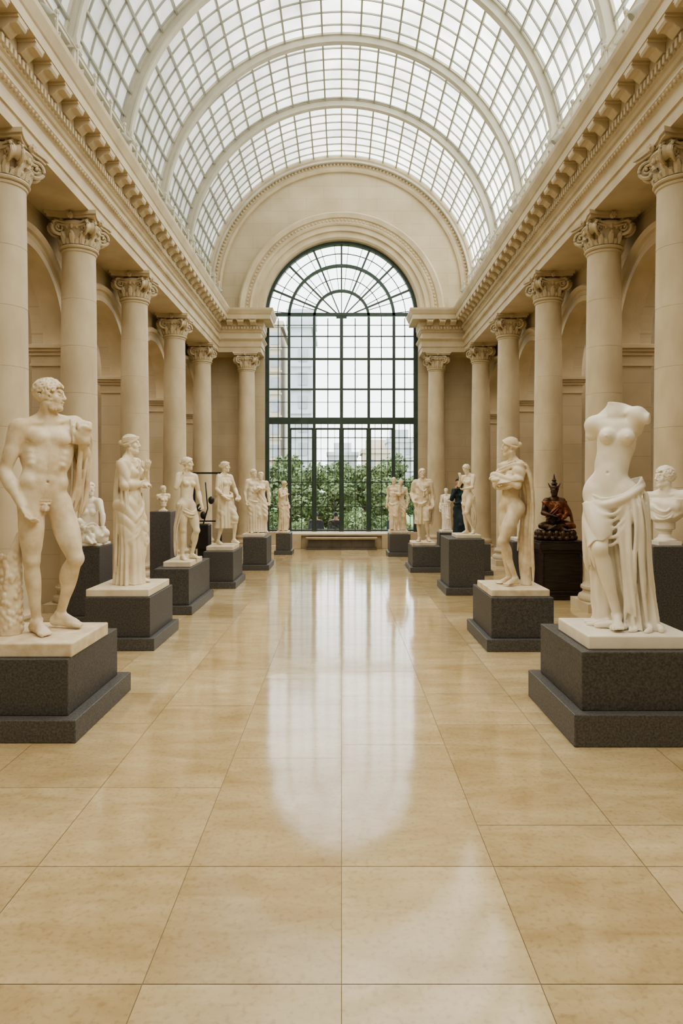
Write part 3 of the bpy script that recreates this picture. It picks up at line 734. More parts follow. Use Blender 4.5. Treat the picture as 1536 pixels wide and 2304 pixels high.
def head(S,hc,R,sex='m',hair='curly',beard=False,seed=1,sc=1.0,part='all',crown=False):
    o=lambda s,f,u: off(hc,R,s*sc,f*sc,u*sc)
    E=lambda p,r,k=.012,sub=False: S.ell(o(*p),[x*sc for x in r],R,k*sc,sub)
    rng=random.Random(seed)
    if part in('all','face'):
        E((0,-.015,.03),(.067,.088,.078),.02)
        E((0,.025,-.035),(.051 if sex=='m' else .048,.058,.074),.03)
        E((0,.064,-.088),(.022,.018,.019),.02)
        E((0,.072,.030),(.046,.015,.011),.014)
        for t in (-1,1):
            S.cone(o(t*.045,.0,-.06),o(t*.012,.064,-.090),.017*sc,.015*sc,.02*sc)
            E((t*.036,.050,-.020),(.023,.021,.024),.02)
            E((t*.029,.089,.006),(.018,.012,.011),.009,True)
            E((t*.029,.070,.005),(.0150,.013,.0105),.004)
            E((t*.029,.082,.018),(.019,.005,.004),.006)
            E((t*.069,-.008,-.008),(.008,.017,.028),.006)
            E((t*.009,.090,-.026),(.008,.009,.007),.006)
        S.cone(o(0,.078,.026),o(0,.099,-.020),.0085*sc,.0115*sc,.008*sc)
        E((0,.081,-.050),(.020,.010,.0055),.004); E((0,.079,-.063),(.017,.010,.0065),.004)
        E((0,.090,-.0565),(.022,.008,.0018),.003,True)
    if part in('all','hair'):
        if part=='hair': E((0,-.02,.04),(.073,.09,.08),.01)
        elif hair!='curly': E((0,-.022,.036),(.072,.090,.082),.004)
        if hair=='curly':
            for i in range(150):
                z=1-1.75*(i+.5)/150; th=i*2.39996; rr=math.sqrt(max(0,1-z*z)); x=rr*math.cos(th); y=rr*math.sin(th)
                f=-.015+.095*y; u=.03+.086*z; s_=.074*x
                if f>.045 and u<.060: continue
                if abs(x)>.55 and f>.015 and u<.02: continue
                if u<-.055: continue
                a=rng.uniform(0,6.28); r=.011+.005*rng.random(); n_=np.array((x,y,z)); 
                t1=np.cross(n_,(0.3,.2,1.)); t1/=np.linalg.norm(t1); t2=np.cross(n_,t1)
                pts=[]
                for q in range(5):
                    b=a+q*1.1; w_=(t1*math.cos(b)+t2*math.sin(b))*.012+n_*.004*q*.5
                    pts.append(o(s_+w_[0],f+w_[1],u+w_[2]))
                S.poly(pts,[r*.75*sc]*4+[r*.5*sc],.003*sc)
        else:
            for t in (-1,1):
                for j in range(7):
                    v=j/6; pts=[]
                    for q in range(9):
                        w_=q/8; ang=w_*math.pi*.62
                        x=math.sin(min(1.0,.12+1.25*v)*math.pi/2)
                        fx=.080*math.cos(ang*1.45)-.015; sx=(.010+.066*x*math.sin(.35+ang*1.15))
                        uz=.035+.082*math.cos(v*1.45)*(.9-.25*w_)-.02*w_*v+.004*math.sin(q*1.6+j)
                        n_=math.sqrt((sx/.074)**2+((fx+.015)/.092)**2+((uz-.035)/.084)**2)+1e-6
                        pts.append(o(t*sx/n_*1.02,(fx+.015)/n_*1.02-.015,(uz-.035)/n_*1.02+.035))
                    S.poly(pts,[.0105*sc]*9,.003*sc)
        if hair=='bun':
            E((0,-.112,.02),(.034,.036,.034),.008)
            for t in (-1,1):
                S.poly([o(t*.004,.070,.082),o(t*.030,.066,.068),o(t*.052,.050,.045),o(t*.070,.010,.02),o(t*.072,-.03,.0),o(t*.055,-.07,-.01),o(t*.02,-.10,.01)],[.016*sc]*7,.004*sc)
        if hair=='long':
            E((0,-.08,-.04),(.066,.05,.09),.02)
            for t in (-1,1):
                for q in (0,.018,-.018):
                    S.poly([o(t*.005,.064,.088),o(t*.052,.05+q,.06),o(t*.076,.0+q,.0),o(t*.08,-.03+q,-.08),o(t*.07,.0+q,-.17)],[.014*sc]*5,.004*sc)
        if crown:
            for dz in (0,.018):
                S.poly([o(.078*math.cos(a),-.012+.092*math.sin(a),.06+dz+.012*math.sin(a)) for a in np.linspace(0,2*math.pi,17)],[.010*sc]*17,.003*sc)
    if beard and part in('all','face'):
        for i in range(130):
            a=rng.uniform(-1.5,1.5); u=rng.uniform(-.104,-.045)
            f=.060*math.cos(a)*(1-.1*abs(u+.08)*10)+.008; s_=.050*math.sin(a)
            if abs(s_)<.024 and u>-.074: continue
            if f>.046 and u>-.05: continue
            S.ell(o(s_,f,u),(.0075*sc,)*3,R,.005*sc)
        for t in (-1,1): E((t*.013,.086,-.043),(.013,.006,.005),.004)
def hand(S,w,d,nrm,sc=1,curl=.5,thumb=1,k=.006):
    d=np.array(d,float); d/=np.linalg.norm(d); nrm=np.array(nrm,float); nrm-=d*(nrm@d); nrm/=np.linalg.norm(nrm)+1e-9; s=np.cross(d,nrm)
    w=np.array(w,float)
    S.ell(w+d*.045*sc,(.036*sc,.016*sc,.05*sc),np.array([s,nrm,d]),.015)
    for i,(x,L) in enumerate(((-.028,.062),(-.0095,.075),(.0095,.080),(.028,.072))):
        b=w+d*.08*sc+s*x*sc
        c=curl*(1+.12*i)
        d1=d*math.cos(c*.7)+nrm*math.sin(c*.7); d2=d*math.cos(c*1.7)+nrm*math.sin(c*1.7); sp=s*x*.6
        p1=b+(d1+sp)*L*.5*sc; p2=p1+(d2+sp*.5)*L*.5*sc
        S.cone(b,p1,.0092*sc,.0086*sc,.004); S.cone(p1,p2,.0086*sc,.0070*sc,.004)
    b=w+d*.025*sc+s*thumb*.03*sc; p1=b+(d*.6+s*thumb*.7+nrm*.4)*.04*sc; p2=p1+(d*.9+s*thumb*.15+nrm*.5)*.032*sc
    S.cone(b,p1,.013*sc,.0105*sc,.012); S.cone(p1,p2,.0105*sc,.008*sc,.005)
def foot(S,a,yaw,sc=1,k=.02,pitch=0):
    R=fr(yaw); a=np.array(a); g=a.copy(); g[2]-=.085; 
    o=lambda s,f,u: off(g,R,s*sc,f*sc,u*sc)
    S.cone(o(0,-.045,.035),o(0,-.01,.07),.033*sc,.033*sc,k); S.cone(o(0,0,.07),o(.0,.10,.034),.035*sc,.025*sc,k)
    S.ell(o(0,.10,.024),(.043*sc,.05*sc,.022*sc),R,k); S.cone(o(0,-.04,.028),o(0,.08,.022),.029*sc,.029*sc,k)
    for i,(x,L,r) in enumerate(((-.031,.06,.015),(-.010,.058,.011),(.007,.05,.0105),(.022,.042,.010),(.035,.032,.0095))):
        S.cone(o(x,.125,.018),o(x,.125+L*.75,.013),r*sc,r*.85*sc,.004)
    for t in (-1,1): S.ell(o(t*.028,0,.085),.014*sc,None,.012)
def body(S,P,sex,ya,yc,yh,pitch=0,roll=0,arms=True,hd=True,hair='curly',beard=False,seed=1,hR={},hL={},ftR=-8,ftL=25,legs=True,crown=False,headpart='all'):
    m=sex=='m'; Rp=fr(ya,up=P['wai']-P['pel']); Rc=fr(yc,up=P['nec']-P['wai']); Rh=fr(yh,pitch=pitch,roll=roll)
    ch,wa,pe=P['che'],P['wai'],P['pel']
    if m:
        S.ell(off(ch,Rc,0,-.005,-.02),(.152,.105,.18),Rc,.03); S.ell(off(ch,Rc,0,-.01,.10),(.170,.085,.078),Rc,.04)
        S.ell(wa,(.138,.093,.15),Rp,.06); S.ell(off(wa,Rp,0,.054,-.085),(.075,.042,.06),Rp,.04)
        S.ell(pe,(.150,.105,.115),Rp,.05)
        for t in (-1,1):
            S.ell(off(ch,Rc,t*.072,.066,.062),(.078,.043,.058),Rc,.018)
            S.ell(off(ch,Rc,t*.125,-.02,.01),(.052,.070,.14),Rc,.05); S.ell(off(ch,Rc,t*.08,-.075,.06),(.07,.035,.09),Rc,.03)
            S.ell(off(pe,Rp,t*.105,.010,.085),(.048,.078,.055),Rp,.05)
            S.ell(off(pe,Rp,t*.072,-.068,-.05),(.08,.07,.085),Rp,.022)
            for u,r in ((-.050,.042),(.018,.034),(.076,.028)): S.ell(off(wa,Rc,t*.031,.068,u),(.033,.026,r),Rc,.018)
            for q in range(3): S.ell(off(ch,Rc,t*(.110-.006*q),.048+.008*q,-.04-.042*q),(.022,.030,.018),Rc,.028)
            S.cone(off(P['nec'],Rc,t*.02,.045,-.015),off(P['sh'+('R' if t<0 else 'L')],Rc,-t*.02,.03,.035),.010,.011,.022)
            S.poly([off(ch,Rc,t*.015,.118,.010),off(ch,Rc,t*.06,.118,-.002),off(ch,Rc,t*.115,.095,.012),off(ch,Rc,t*.15,.06,.05)],[.005,.006,.005,.002],.012,True)
            S.poly([off(ch,Rc,t*.012,.118,-.055),off(ch,Rc,t*.05,.118,-.095),off(ch,Rc,t*.085,.100,-.145)],[.004,.005,.003],.014,True)
            S.poly([off(pe,Rp,t*.125,.085,.045),off(pe,Rp,t*.09,.108,.0),off(pe,Rp,t*.05,.116,-.045),off(pe,Rp,t*.03,.112,-.07)],[.002,.005,.006,.003],.014,True)
        S.poly([off(ch,Rc,0,.122,.10),off(ch,Rc,0,.128,.03),off(ch,Rc,0,.118,-.05),off(wa,Rc,0,.104,.03)],[.004,.005,.004,.003],.014,True)
    else:
        S.ell(off(ch,Rc,0,0,-.01),(.126,.092,.17),Rc,.03); S.ell(off(ch,Rc,0,-.01,.10),(.138,.074,.072),Rc,.04)
        for t in (-1,1):
            S.ell(off(ch,Rc,t*.064,.080,.018),(.052,.050,.052),Rc,.018)
            S.ell(off(ch,Rc,t*.066,.129,.014),(.009,.007,.009),Rc,.008)
            S.ell(off(pe,Rp,t*.076,-.060,-.05),(.080,.070,.09),Rp,.025); S.ell(off(pe,Rp,t*.09,0,-.05),(.072,.088,.1),Rp,.04)
            S.ell(off(ch,Rc,t*.07,-.065,.05),(.06,.03,.09),Rc,.03)
            S.cone(off(P['nec'],Rc,t*.02,.038,-.02),off(P['sh'+('R' if t<0 else 'L')],Rc,-t*.02,.02,.035),.010,.010,.018)
        S.ell(wa,(.112,.084,.13),Rp,.05); S.ell(off(wa,Rp,0,.052,-.07),(.08,.044,.078),Rp,.035); S.ell(pe,(.145,.100,.11),Rp,.045)
    S.ell(off(wa,Rp,0,.100,-.05),(.008,.014,.009),Rp,.008,True)
    am=1 if m else .88
    for q in 'RL':
        t=-1 if q=='R' else 1; sh=P['sh'+q]
        S.cone(off(P['nec'],Rc,t*.03,-.015,.035),off(sh,Rc,-t*.02,-.01,.025),.044*am,.038*am,.045)
        S.ell(sh,(.062*am,.062*am,.070*am),Rc,.035)
        S.cone(off(ch,Rc,t*.1,.0,.09),sh,.068*am,.055*am,.03)
        if arms is True or (arms and q in arms):
            el,wr=P['el'+q],P['wr'+q]
            S.cone(sh,el,.053*am,.041*am,.02); mid=sh*.45+el*.55; A=limbfr(sh,el,Rc[1]); S.ell(mid+A[1]*.014,(.042*am,.044*am,.085),A,.024); S.ell(sh*.55+el*.45-A[1]*.016,(.043*am,.042*am,.09),A,.024)
            S.ell(sh*.82+el*.18,(.060*am,.060*am,.085),A,.024)
            S.cone(el,wr,.042*am,.027*am,.02); A=limbfr(el,wr,Rc[1]); S.ell(el*.72+wr*.28,(.046*am,.042*am,.085),A,.024)
            hh=dict(d=wr-el,n=Rc[1]*.4-Rc[0]*t*.8,curl=.55,thumb=t); hh.update(hR if q=='R' else hL)
            hand(S,wr,hh['d'],hh['n'],1.05 if m else .9,hh['curl'],hh['thumb'])
        elif arms!='none':
            el=P['el'+q]; S.cone(sh,sh+(el-sh)*.26,.050*am,.045*am,.02)
    lm=1 if m else .98
    if legs:
        for q in 'RL':
            t=-1 if q=='R' else 1; hi,kn,an=P['hi'+q],P['kn'+q],P['an'+q]; yf=ya+(ftR if q=='R' else ftL); ff=fr(yf)[1]; ss=fr(yf)[0]
            A=limbfr(hi,kn,ff)
            S.cone(hi,kn,.095*lm,.056*lm,.03); S.ell(hi*.55+kn*.45+A[1]*.020,(.074,.070,.18),A,.025); S.ell(hi*.5+kn*.5-A[1]*.022,(.067,.059,.17),A,.03)
            if m:
                S.ell(hi*.24+kn*.76+A[1]*.028-ss*t*.026,(.031,.028,.055),A,.018); S.ell(hi*.30+kn*.70+A[1]*.024+ss*t*.028,(.029,.028,.07),A,.018)
            B_=limbfr(kn,an,ff); S.ell(kn+B_[1]*.022,(.038,.034,.044),B_,.014)
            S.cone(kn,an,.049*lm,.031*lm,.02); S.ell(kn*.72+an*.28-B_[1]*.028-ss*t*.006,(.051,.049,.11),B_,.024); S.ell(kn*.6+an*.4+B_[1]*.006,(.039,.037,.12),B_,.03)
            foot(S,an,yf,1.05 if m else .92)
    if hd: S.cone(P['nec'],P['hea']-Rh[2]*.05-Rh[1]*.018,.058 if m else .047,.052 if m else .042,.035)
    else: S.cone(P['nec'],P['hea'],.046,.042,.03)
    S.cone(off(P['nec'],Rc,0,-.02,-.02),P['nec'],.07,.055,.04)
    if hd:
        for t in (-1,1): S.cone(off(P['hea'],Rh,t*.05,-.02,-.05),off(P['nec'],Rc,t*.015,.04,-.005),.013,.011,.018)
        head(S,P['hea'],Rh,sex,hair,beard,seed,part=headpart,crown=crown)
    return Rp,Rc,Rh
def setup(yaw,over):
    P=dict(DEF); P.update(over)
    R=fr(yaw); return {k:off((0,0,0),R,*v) for k,v in P.items()}
def bounds(P,pad=.24,padz=.2):
    A=np.array(list(P.values())); lo=A.min(0)-pad; hi=A.max(0)+pad; lo[2]=-.03
    hi[2]=A[:,2].max()+padz; return lo,hi
def skirt(D,lv,n=14,amp=.018,seed=0,tw=1.0,k=.02,yaw=0):
    lv=sorted(lv); zs=[l[0] for l in lv]; I=lambda Z,j: np.interp(Z,zs,[l[j] for l in lv])
    z0,z1=zs[0],zs[-1]; mx=max(max(abs(l[1])+l[3],abs(l[2])+l[4]) for l in lv)+.08
    c_,s_=math.cos(rad(yaw)),math.sin(rad(yaw))
    def fn(X,Y,Z):
        s0,f0,rx,ry=I(Z,1),I(Z,2),I(Z,3),I(Z,4)
        S_=X*c_+Y*s_; Fw=X*s_-Y*c_
        dx=(S_-s0)/rx; dy=-(Fw-f0)/ry; rho=np.sqrt(dx*dx+dy*dy); th=np.arctan2(dy,dx)
        u=(z1-Z)/(z1-z0)
        ph=n*th+2.2*np.sin(2*th+seed)+tw*1.2*np.sin(2.2*Z+th+seed)+.8*np.sin(3*th+3*Z+seed*2)
        F_=np.abs(np.sin(ph/2))*2-1.3+.5*np.sin((n//2)*th+1.2*np.sin(3*Z)+seed*3)
        a=amp*(.45+.75*u)*(1+.35*np.sin(2*th+seed))
        d=(rho-1)*np.minimum(rx,ry)-a*F_
        return np.maximum(np.maximum(d*.8,Z-z1),z0-Z)
    D.custom(fn,(-mx-.15,-mx-.15,z0-.05),(mx+.15,mx+.15,z1+.05),k)
def foldf(d,fq,amp,seed=0):
    d=np.array(d,float)
    def g(X,Y,Z):
        t=X*d[0]+Y*d[1]+Z*d[2]; w=.3*np.sin(7*Z+seed)+.3*np.sin(9*X+6*Y+seed)
        a=amp*(1+.5*np.sin(11*t+5*X+seed))
        return (a*(np.abs(np.sin(fq*t+w*2.5))*2-1)).astype(np.float32)
    return g
def slab(parent,w,d,h,m,x=0,y=0):
    mb=MB(); mb.box(x-w/2,x+w/2,y-d/2,y+d/2,-h,0); return mk('marble_base',mb,m,parent=parent,bevel=.012)
def statue(loc,H,yaw,over,sex='m',label='',res=.008,drape=None,slabsz=None,slabh=.1,m=None,yc=None,yh=None,extra=None,group=None,name='statue',cat='statue',pad=.24,**kw):
    m=m or M_marble
    e=empty(name,loc,label,cat,group)
    sc=H/1.8
    P=setup(yaw,over); lo,hi=bounds(P,pad)
    B=SDF(lo,hi,res,.05 if drape else .02)
    yc=yaw if yc is None else yc; yh=yaw if yh is None else yh
    fs=body(B,P,sex,yaw,yc,yh,**kw)
    if extra: extra(B,P,fs)
    if drape:
        D=SDF(lo,hi,res,.02); drape(D,B,P,fs); D.floorcut()
    B.floorcut()
    sdf_obj(B,'figure',m,e,sc)
    if drape: sdf_obj(D,'drapery',m,e,sc)
    if slabsz: slab(e,slabsz[0],slabsz[1],slabh,m,*(slabsz[2:] if len(slabsz)>2 else (0,0)))
    return e,P,sc
def plinth(x0,x1,y0,y1,h,sh=.16,ins=.07,m=None,lab='dark grey granite plinth with stepped base under a marble statue'):
    cx,cy=(x0+x1)/2,(y0+y1)/2; a,b=(x1-x0)/2,(y1-y0)/2
    e=empty('plinth',(cx,cy,0),lab,'plinth')
    mb=MB(); mb.box(-a+ins,a-ins,-b+ins,b-ins,sh,h); mk('pedestal_block',mb,m or M_gran,parent=e,bevel=.008)
    mb=MB(); mb.box(-a,a,-b,b,0,sh); mk('base_step',mb,m or M_granl,parent=e,bevel=.008)
    return e
# ================================================================== statues
plinth(-3.46,-2.07,5.19,6.56,.63,.18,.10,lab='large dark granite plinth under a nude male marble statue')
Y1=38
def L1x(B,P,fs):
    Rp=fs[0]
    for t in (-1,1): B.ell(off(P['pel'],Rp,t*.013,.104,-.092),(.016,.016,.022),Rp,.006)
    B.cone(off(P['pel'],Rp,0,.110,-.067),off(P['pel'],Rp,0,.124,-.102),.012,.010,.006)
    for i in range(14): B.ell(off(P['pel'],Rp,.03*math.sin(i*2.4),.096,-.05+.010*math.cos(i*3.1)),.008,None,.005)
def L1d(D,B,P,fs):
    w=P['wrL']; R=fr(Y1); o=lambda s,f,u: off((0,0,0),R,s,f,u); c=tuple(o(.1,-.3,0)[:2])
    D.shell(B,.012,lambda X,Y,Z: np.maximum(np.maximum(1.32-Z,Z-1.50),.14-(X*R[0][0]+Y*R[0][1])),.012,foldf((.3,.5,.9),30,.005))
    D.rope([o(.14,-.05,1.47),o(.19,-.085,1.40),o(.225,-.09,1.25),o(.225,-.09,1.0),o(.20,-.09,.72)],.020,5,None,.012,1,1.2,c)
    D.rope([w+(0,0,.05),w+R[0]*.03-R[1]*.05+(0,0,-.02),o(.245,.02,1.15),o(.24,-.02,.98),o(.21,-.04,.80)],.018,5,None,.012,3,1.5,c)
over=dict(pel=(-.03,0,.97),wai=(-.02,.015,1.11),che=(.0,0,1.285),nec=(.01,-.015,1.47),shR=(-.182,.0,1.415),elR=(-.265,-.04,1.12),wrR=(-.18,.08,.88),shL=(.192,-.01,1.455),elL=(.270,-.05,1.19),wrL=(.220,.10,1.35),
  hiR=(-.105,0,.93),knR=(-.11,.03,.51),anR=(-.07,-.0,.085),hiL=(.07,0,.90),knL=(.155,.13,.515),anL=(.11,-.08,.10),hea=(.015,.02,1.655))
e,P,sc=statue((-2.55,5.78,.745),2.22,Y1,over,'m','nude bearded male marble statue holding drapery beside a stump',.0055,L1d,(1.10,.84,-.16,-.02),.115,M_marblew,yc=Y1-8,yh=96,extra=L1x,beard=True,ftR=8,ftL=38,
   hL=dict(d=(.15,-.3,.75),n=(-.3,.6,-.8),curl=1.1),seed=3)
S=SDF((-.45,-.45,-.02),(.1,.3,.72),.007,.02); R_=fr(Y1); q_=lambda s,f,u: off((0,0,0),R_,s,f,u)
S.cone(q_(-.225,-.07,0),q_(-.215,-.07,.50),.076,.062,.02); S.cone(q_(-.215,-.07,.46),q_(-.16,-.06,.68),.055,.03,.03)
rr=random.Random(2)
for i in range(170):
    a=rr.uniform(0,6.28); z=rr.uniform(.02,.54); rad_=.074-.012*z/.5; S.ell(q_(-.22,-.07,z)+(rad_*math.cos(a),rad_*math.sin(a),0),(.013,.013,.020),None,.006)
S.floorcut()
sdf_obj(S,'tree_stump',M_marblew,e,sc)
# --- R1 headless Venus
plinth(1.785,2.98,5.11,6.38,.71,.25,.09,lab='large dark granite plinth under a headless female marble torso')
Y2=-34
def R1d(D,B,P,fs):
    R=fr(Y2); o=lambda s,f,u: off((0,0,0),R,s,f,u); fw=R[1]; sd=R[0]
    skirt(D,[(0,.06,-.03,.19,.13),(.3,.05,-.03,.165,.115),(.6,.02,-.02,.155,.11),(.80,-.01,-.01,.16,.115),(.88,-.01,-.01,.155,.105)],17,.018,1.3,.8,yaw=Y2)
    kn,an=P['knR'],P['anR']
    D.poly([kn+fw*.02+(0,0,-.02),an],[.070,.064],.02,True)
    D.poly([kn+fw*.13+(0,0,-.02),an+fw*.14],[.090,.11],.02,True)
    D.cone(an,an+fw*.2+(0,0,-.04),.06,.06,.02,True)
    def msk(X,Y,Z):
        s_=X*sd[0]+Y*sd[1]
        return np.maximum(Z-.88-.18*s_,(.60+.55*(s_+.05)+.012*np.sin(60*s_))-Z)
    D.shell(B,.012,msk,.03,foldf(tuple(.75*sd+.2*fw+np.array((0,0,.70))),25,.008))
    for dz,r in ((0,.023),(-.032,.021),(.028,.015),(.048,.010)):
        D.rope([o(.160,-.06,.965+dz),o(.155,.05,.93+dz),o(.07,.118,.865+dz*.8),o(-.05,.128,.840+dz*.7),o(-.145,.070,.870+dz),o(-.160,-.05,.905+dz),o(0,-.14,.94+dz),o(.14,-.11,.97+dz),o(.160,-.06,.965+dz)],r,1,0,.012,dz*50)
    c=tuple(o(0,-.1,0)[:2])
    for i in range(5):
        D.rope([o(-.14,.08,.83-.035*i),o(-.06,.155-.004*i,.78-.05*i),o(.03,.135,.78-.05*i),o(.11,.10,.86-.04*i),o(.15,.05,.92-.03*i)],.011,1,0,.026,i)
    D.rope([o(-.12,.11,.86),o(-.15,.12,.72),o(-.155,.11,.55),o(-.145,.08,.36)],.017,4,None,.014,8,1.3,c)
    D.rope([o(-.15,.03,.86),o(-.165,.03,.6),o(-.13,.01,.3),o(-.13,.0,.03)],.019,4,None,.014,3,1.4,c)
    D.rope([o(.14,.09,.91),o(.17,.10,.7),o(.175,.09,.4),o(.21,.06,.0)],.018,5,None,.018,2,1.5,c)
    D.rope([o(.17,-.02,.93),o(.19,-.02,.7),o(.20,-.02,.4),o(.235,-.02,.0)],.020,5,None,.018,4,1.4,c)
    D.rope([o(.08,.13,.74),o(.10,.11,.45),o(.12,.10,.2),o(.13,.10,.0)],.016,4,None,.016,5,1.4,c)
    for i in range(14):
        a=i*.45; D.rope([o(.06+.15*math.cos(a),-.02+.10*math.sin(a),.035),o(.06+.22*math.cos(a+.2),-.02+.15*math.sin(a+.2),.022),o(.06+.25*math.cos(a+.4),-.02+.18*math.sin(a+.4),.014)],.020,1,0,.014,i)
over=dict(pel=(-.035,0,.955),wai=(-.02,.0,1.10),che=(.01,-.015,1.275),nec=(.01,-.02,1.46),shR=(-.142,.0,1.385),shL=(.150,0,1.43),elR=(-.19,-.02,1.13),elL=(.36,.05,1.36),hea=(-.01,.0,1.60),
  hiR=(-.110,.01,.90),knR=(-.06,.18,.545),anR=(.03,.07,.10),hiL=(.06,0,.915),knL=(.09,.0,.5),anL=(.10,-.04,.085),wrR=(-.2,0,1),wrL=(.25,0,1.2))
def R1x(B,P,fs):
    R=fr(Y2); sl,X,Y,Z=B.reg(B.lo,B.lo+B.h*B.n); s_=X*R[0][0]+Y*R[0][1]; B.f=np.maximum(B.f,(Z-1.535)+.15*s_); B.f=np.maximum(B.f,s_-.225)
statue((2.31,5.64,.82),2.22,Y2,over,'f','headless armless female white marble statue with draped legs',.0058,R1d,(.84,.74,.06,0),.11,M_marble2,yc=Y2+10,arms='',hd=False,extra=R1x,ftR=14,ftL=20)
# --- L2 draped woman
plinth(-3.22,-2.28,8.11,9.35,.64,.15,.07,lab='dark granite plinth under a draped female statue')
Y3=76
def full_drape(yaw,lv,n=15,amp=.018,seed=0,z1=1.455):
    def f(D,B,P,fs):
        R=fr(yaw); o=lambda s,f,u: off((0,0,0),R,s,f,u)
        skirt(D,lv,n,amp,seed,yaw=yaw)
        def msk(X,Y,Z):
            fw=X*R[1][0]+Y*R[1][1]
            return np.maximum(np.maximum(Z-z1,.1-Z),fw-.17)
        D.shell(B,.014,msk,.03,foldf(tuple(.65*R[0]+.2*R[1]+np.array((0,0,.75))),24,.007,seed))
        D.rope([o(.14,-.05,1.465),o(.10,.075,1.42),o(-.03,.115,1.26),o(-.13,.06,1.08),o(-.15,-.06,1.0)],.014,5,None,.014,seed)
        for i in range(4):
            t=i/5; D.rope([o(.15-.02*t,.05+.02*t,1.04-.05*i),o(.09-.05*t,.115,.90-.06*i),o(-.03-.04*t,.125,.78-.07*i),o(-.13,.06,.72-.07*i)],.013,1,0,.03,i)
        D.rope([o(.155,.06,1.10),o(.165,.07,.85),o(.15,.09,.5),o(.14,.11,.25)],.016,4,None,.014,seed+2,1.2)
        D.rope([o(.12,-.08,1.45),o(.14,-.10,1.1),o(.13,-.11,.6),o(.13,-.13,.0)],.018,5,None,.016,seed+4,1.2)
        D.rope([o(-.1,-.08,1.42),o(-.12,-.11,1.1),o(-.12,-.12,.6),o(-.12,-.14,.0)],.018,5,None,.016,seed+5,1.2)
        D.rope([P['elR']+(0,0,.03),P['elR']+(0,0,-.12),P['elR']+(0,.0,-.30)],.016,4,None,.014,seed+6,1.2)
    return f
over=dict(shR=(-.15,0,1.42),elR=(-.185,.05,1.17),wrR=(.02,.16,1.18),shL=(.15,0,1.43),elL=(.17,.10,1.19),wrL=(.03,.20,1.34),knL=(.1,.12,.52),anL=(.10,.03,.09))
lvF=[(0.0,0,-.01,.175,.185),(.4,0,.0,.155,.155),(.8,0,.0,.155,.13),(1.05,0,0,.125,.105),(1.15,0,0,.115,.10)]
statue((-2.76,8.7,.735),1.98,Y3,over,'f','fully draped female marble statue with arms folded to chest',.0068,full_drape(Y3,lvF,15,.016,1),(.78,.98,.0,.0),.095,M_marble,yh=96,hair='bun',crown=True,
  hR=dict(curl=.5),hL=dict(d=(.30,-.3,.85),n=(-.3,1,0),curl=.35))
# --- R2 woman w/ cloak
plinth(1.757,2.66,8.06,9.35,.645,.15,.07,lab='dark granite plinth under a nude statue wrapped in a shoulder cloak')
Y4=-66
def R2d(D,B,P,fs):
    R=fr(Y4); o=lambda s,f,u: off((0,0,0),R,s,f,u)
    D.shell(B,.014,lambda X,Y,Z: np.maximum(Z-1.465,1.19+.25*(X*R[0][0]+Y*R[0][1])-Z),.02,foldf((.3,.2,.95),26,.008,2))
    D.rope([o(.15,-.06,1.46),o(.11,.08,1.43),o(-.0,.12,1.38),o(-.12,.09,1.36),o(-.17,-.04,1.40)],.016,5,None,.014,2)
    D.rope([o(.19,-.04,1.42),o(.21,.03,1.28),o(.15,.13,1.20),o(.0,.17,1.18),o(-.14,.12,1.19),o(-.18,.02,1.22),o(-.12,-.10,1.24)],.014,4,None,.014,4)
    c=tuple(o(.1,.2,0)[:2])
    D.rope([o(.17,-.04,1.46),o(.18,-.11,1.25),o(.15,-.15,.9),o(.13,-.14,.5),o(.12,-.16,.0)],.024,7,None,.016,1,1.3,c)
    D.rope([o(.06,-.09,1.42),o(.10,-.13,1.1),o(.08,-.18,.80),o(.05,-.15,.4),o(.05,-.18,.0)],.024,6,None,.016,5,1.3,c)
    D.cone(o(.09,-.14,.0),o(.1,-.14,.8),.07,.02,.04)
over=dict(shR=(-.155,.0,1.42),elR=(-.20,.06,1.19),wrR=(-.02,.18,1.21),shL=(.155,0,1.43),elL=(.2,.07,1.19),wrL=(.06,.2,1.28),knR=(-.09,.04,.5),anR=(-.08,-.02,.085),knL=(.08,.20,.54),anL=(.09,.02,.1),hea=(0,.03,1.655))
statue((2.20,8.62,.735),1.93,Y4,over,'f','nude marble statue in profile with cloak over the shoulders',.0068,R2d,(.72,.86,.0,0),.09,M_marblew,yh=-96,hair='bun',pitch=5,hR=dict(curl=.5),hL=dict(curl=.5),ftL=5)
def low_drape(yaw,top=.97,n=13,amp=.018,seed=0,sh=True,bot=.02,w=.17):
    def f(D,B,P,fs):
        R=fr(yaw); o=lambda s,f,u: off((0,0,0),R,s,f,u)
        skirt(D,[(bot,.02,-.02,w*1.1,w),(.5,.01,0,w,w*.85),(top-.15,0,0,.165,.125),(top,0,0,.15,.11)],n,amp,seed,yaw=yaw)
        D.shell(B,.012,lambda X,Y,Z: np.maximum(Z-top,bot+.1-Z)+0*X+0*Y,.03,foldf(o(.6,.3,.9),24,.008,seed))
        for dz in (-.03,.0,.03): D.rope([o(.165,-.05,top+.03+dz),o(.14,.09,top-.02+dz),o(0,.13,top-.05+dz),o(-.14,.08,top+dz),o(-.165,-.05,top+.03+dz),o(0,-.14,top+.04+dz),o(.15,-.08,top+.03+dz)],.022,1,0,.012,seed+dz*40)
        D.rope([o(.14,.11,top),o(.165,.13,.6),o(.17,.11,.3),o(.19,.09,.03)],.020,4,None,.014,seed+2)
        if sh: D.rope([o(-.17,-.05,top),o(-.1,-.13,1.25),o(-.14,-.06,1.46),o(-.17,.05,1.3),o(-.2,.03,1.0),o(-.21,.0,.6)],.020,4,None,.014,seed+1)
    return f
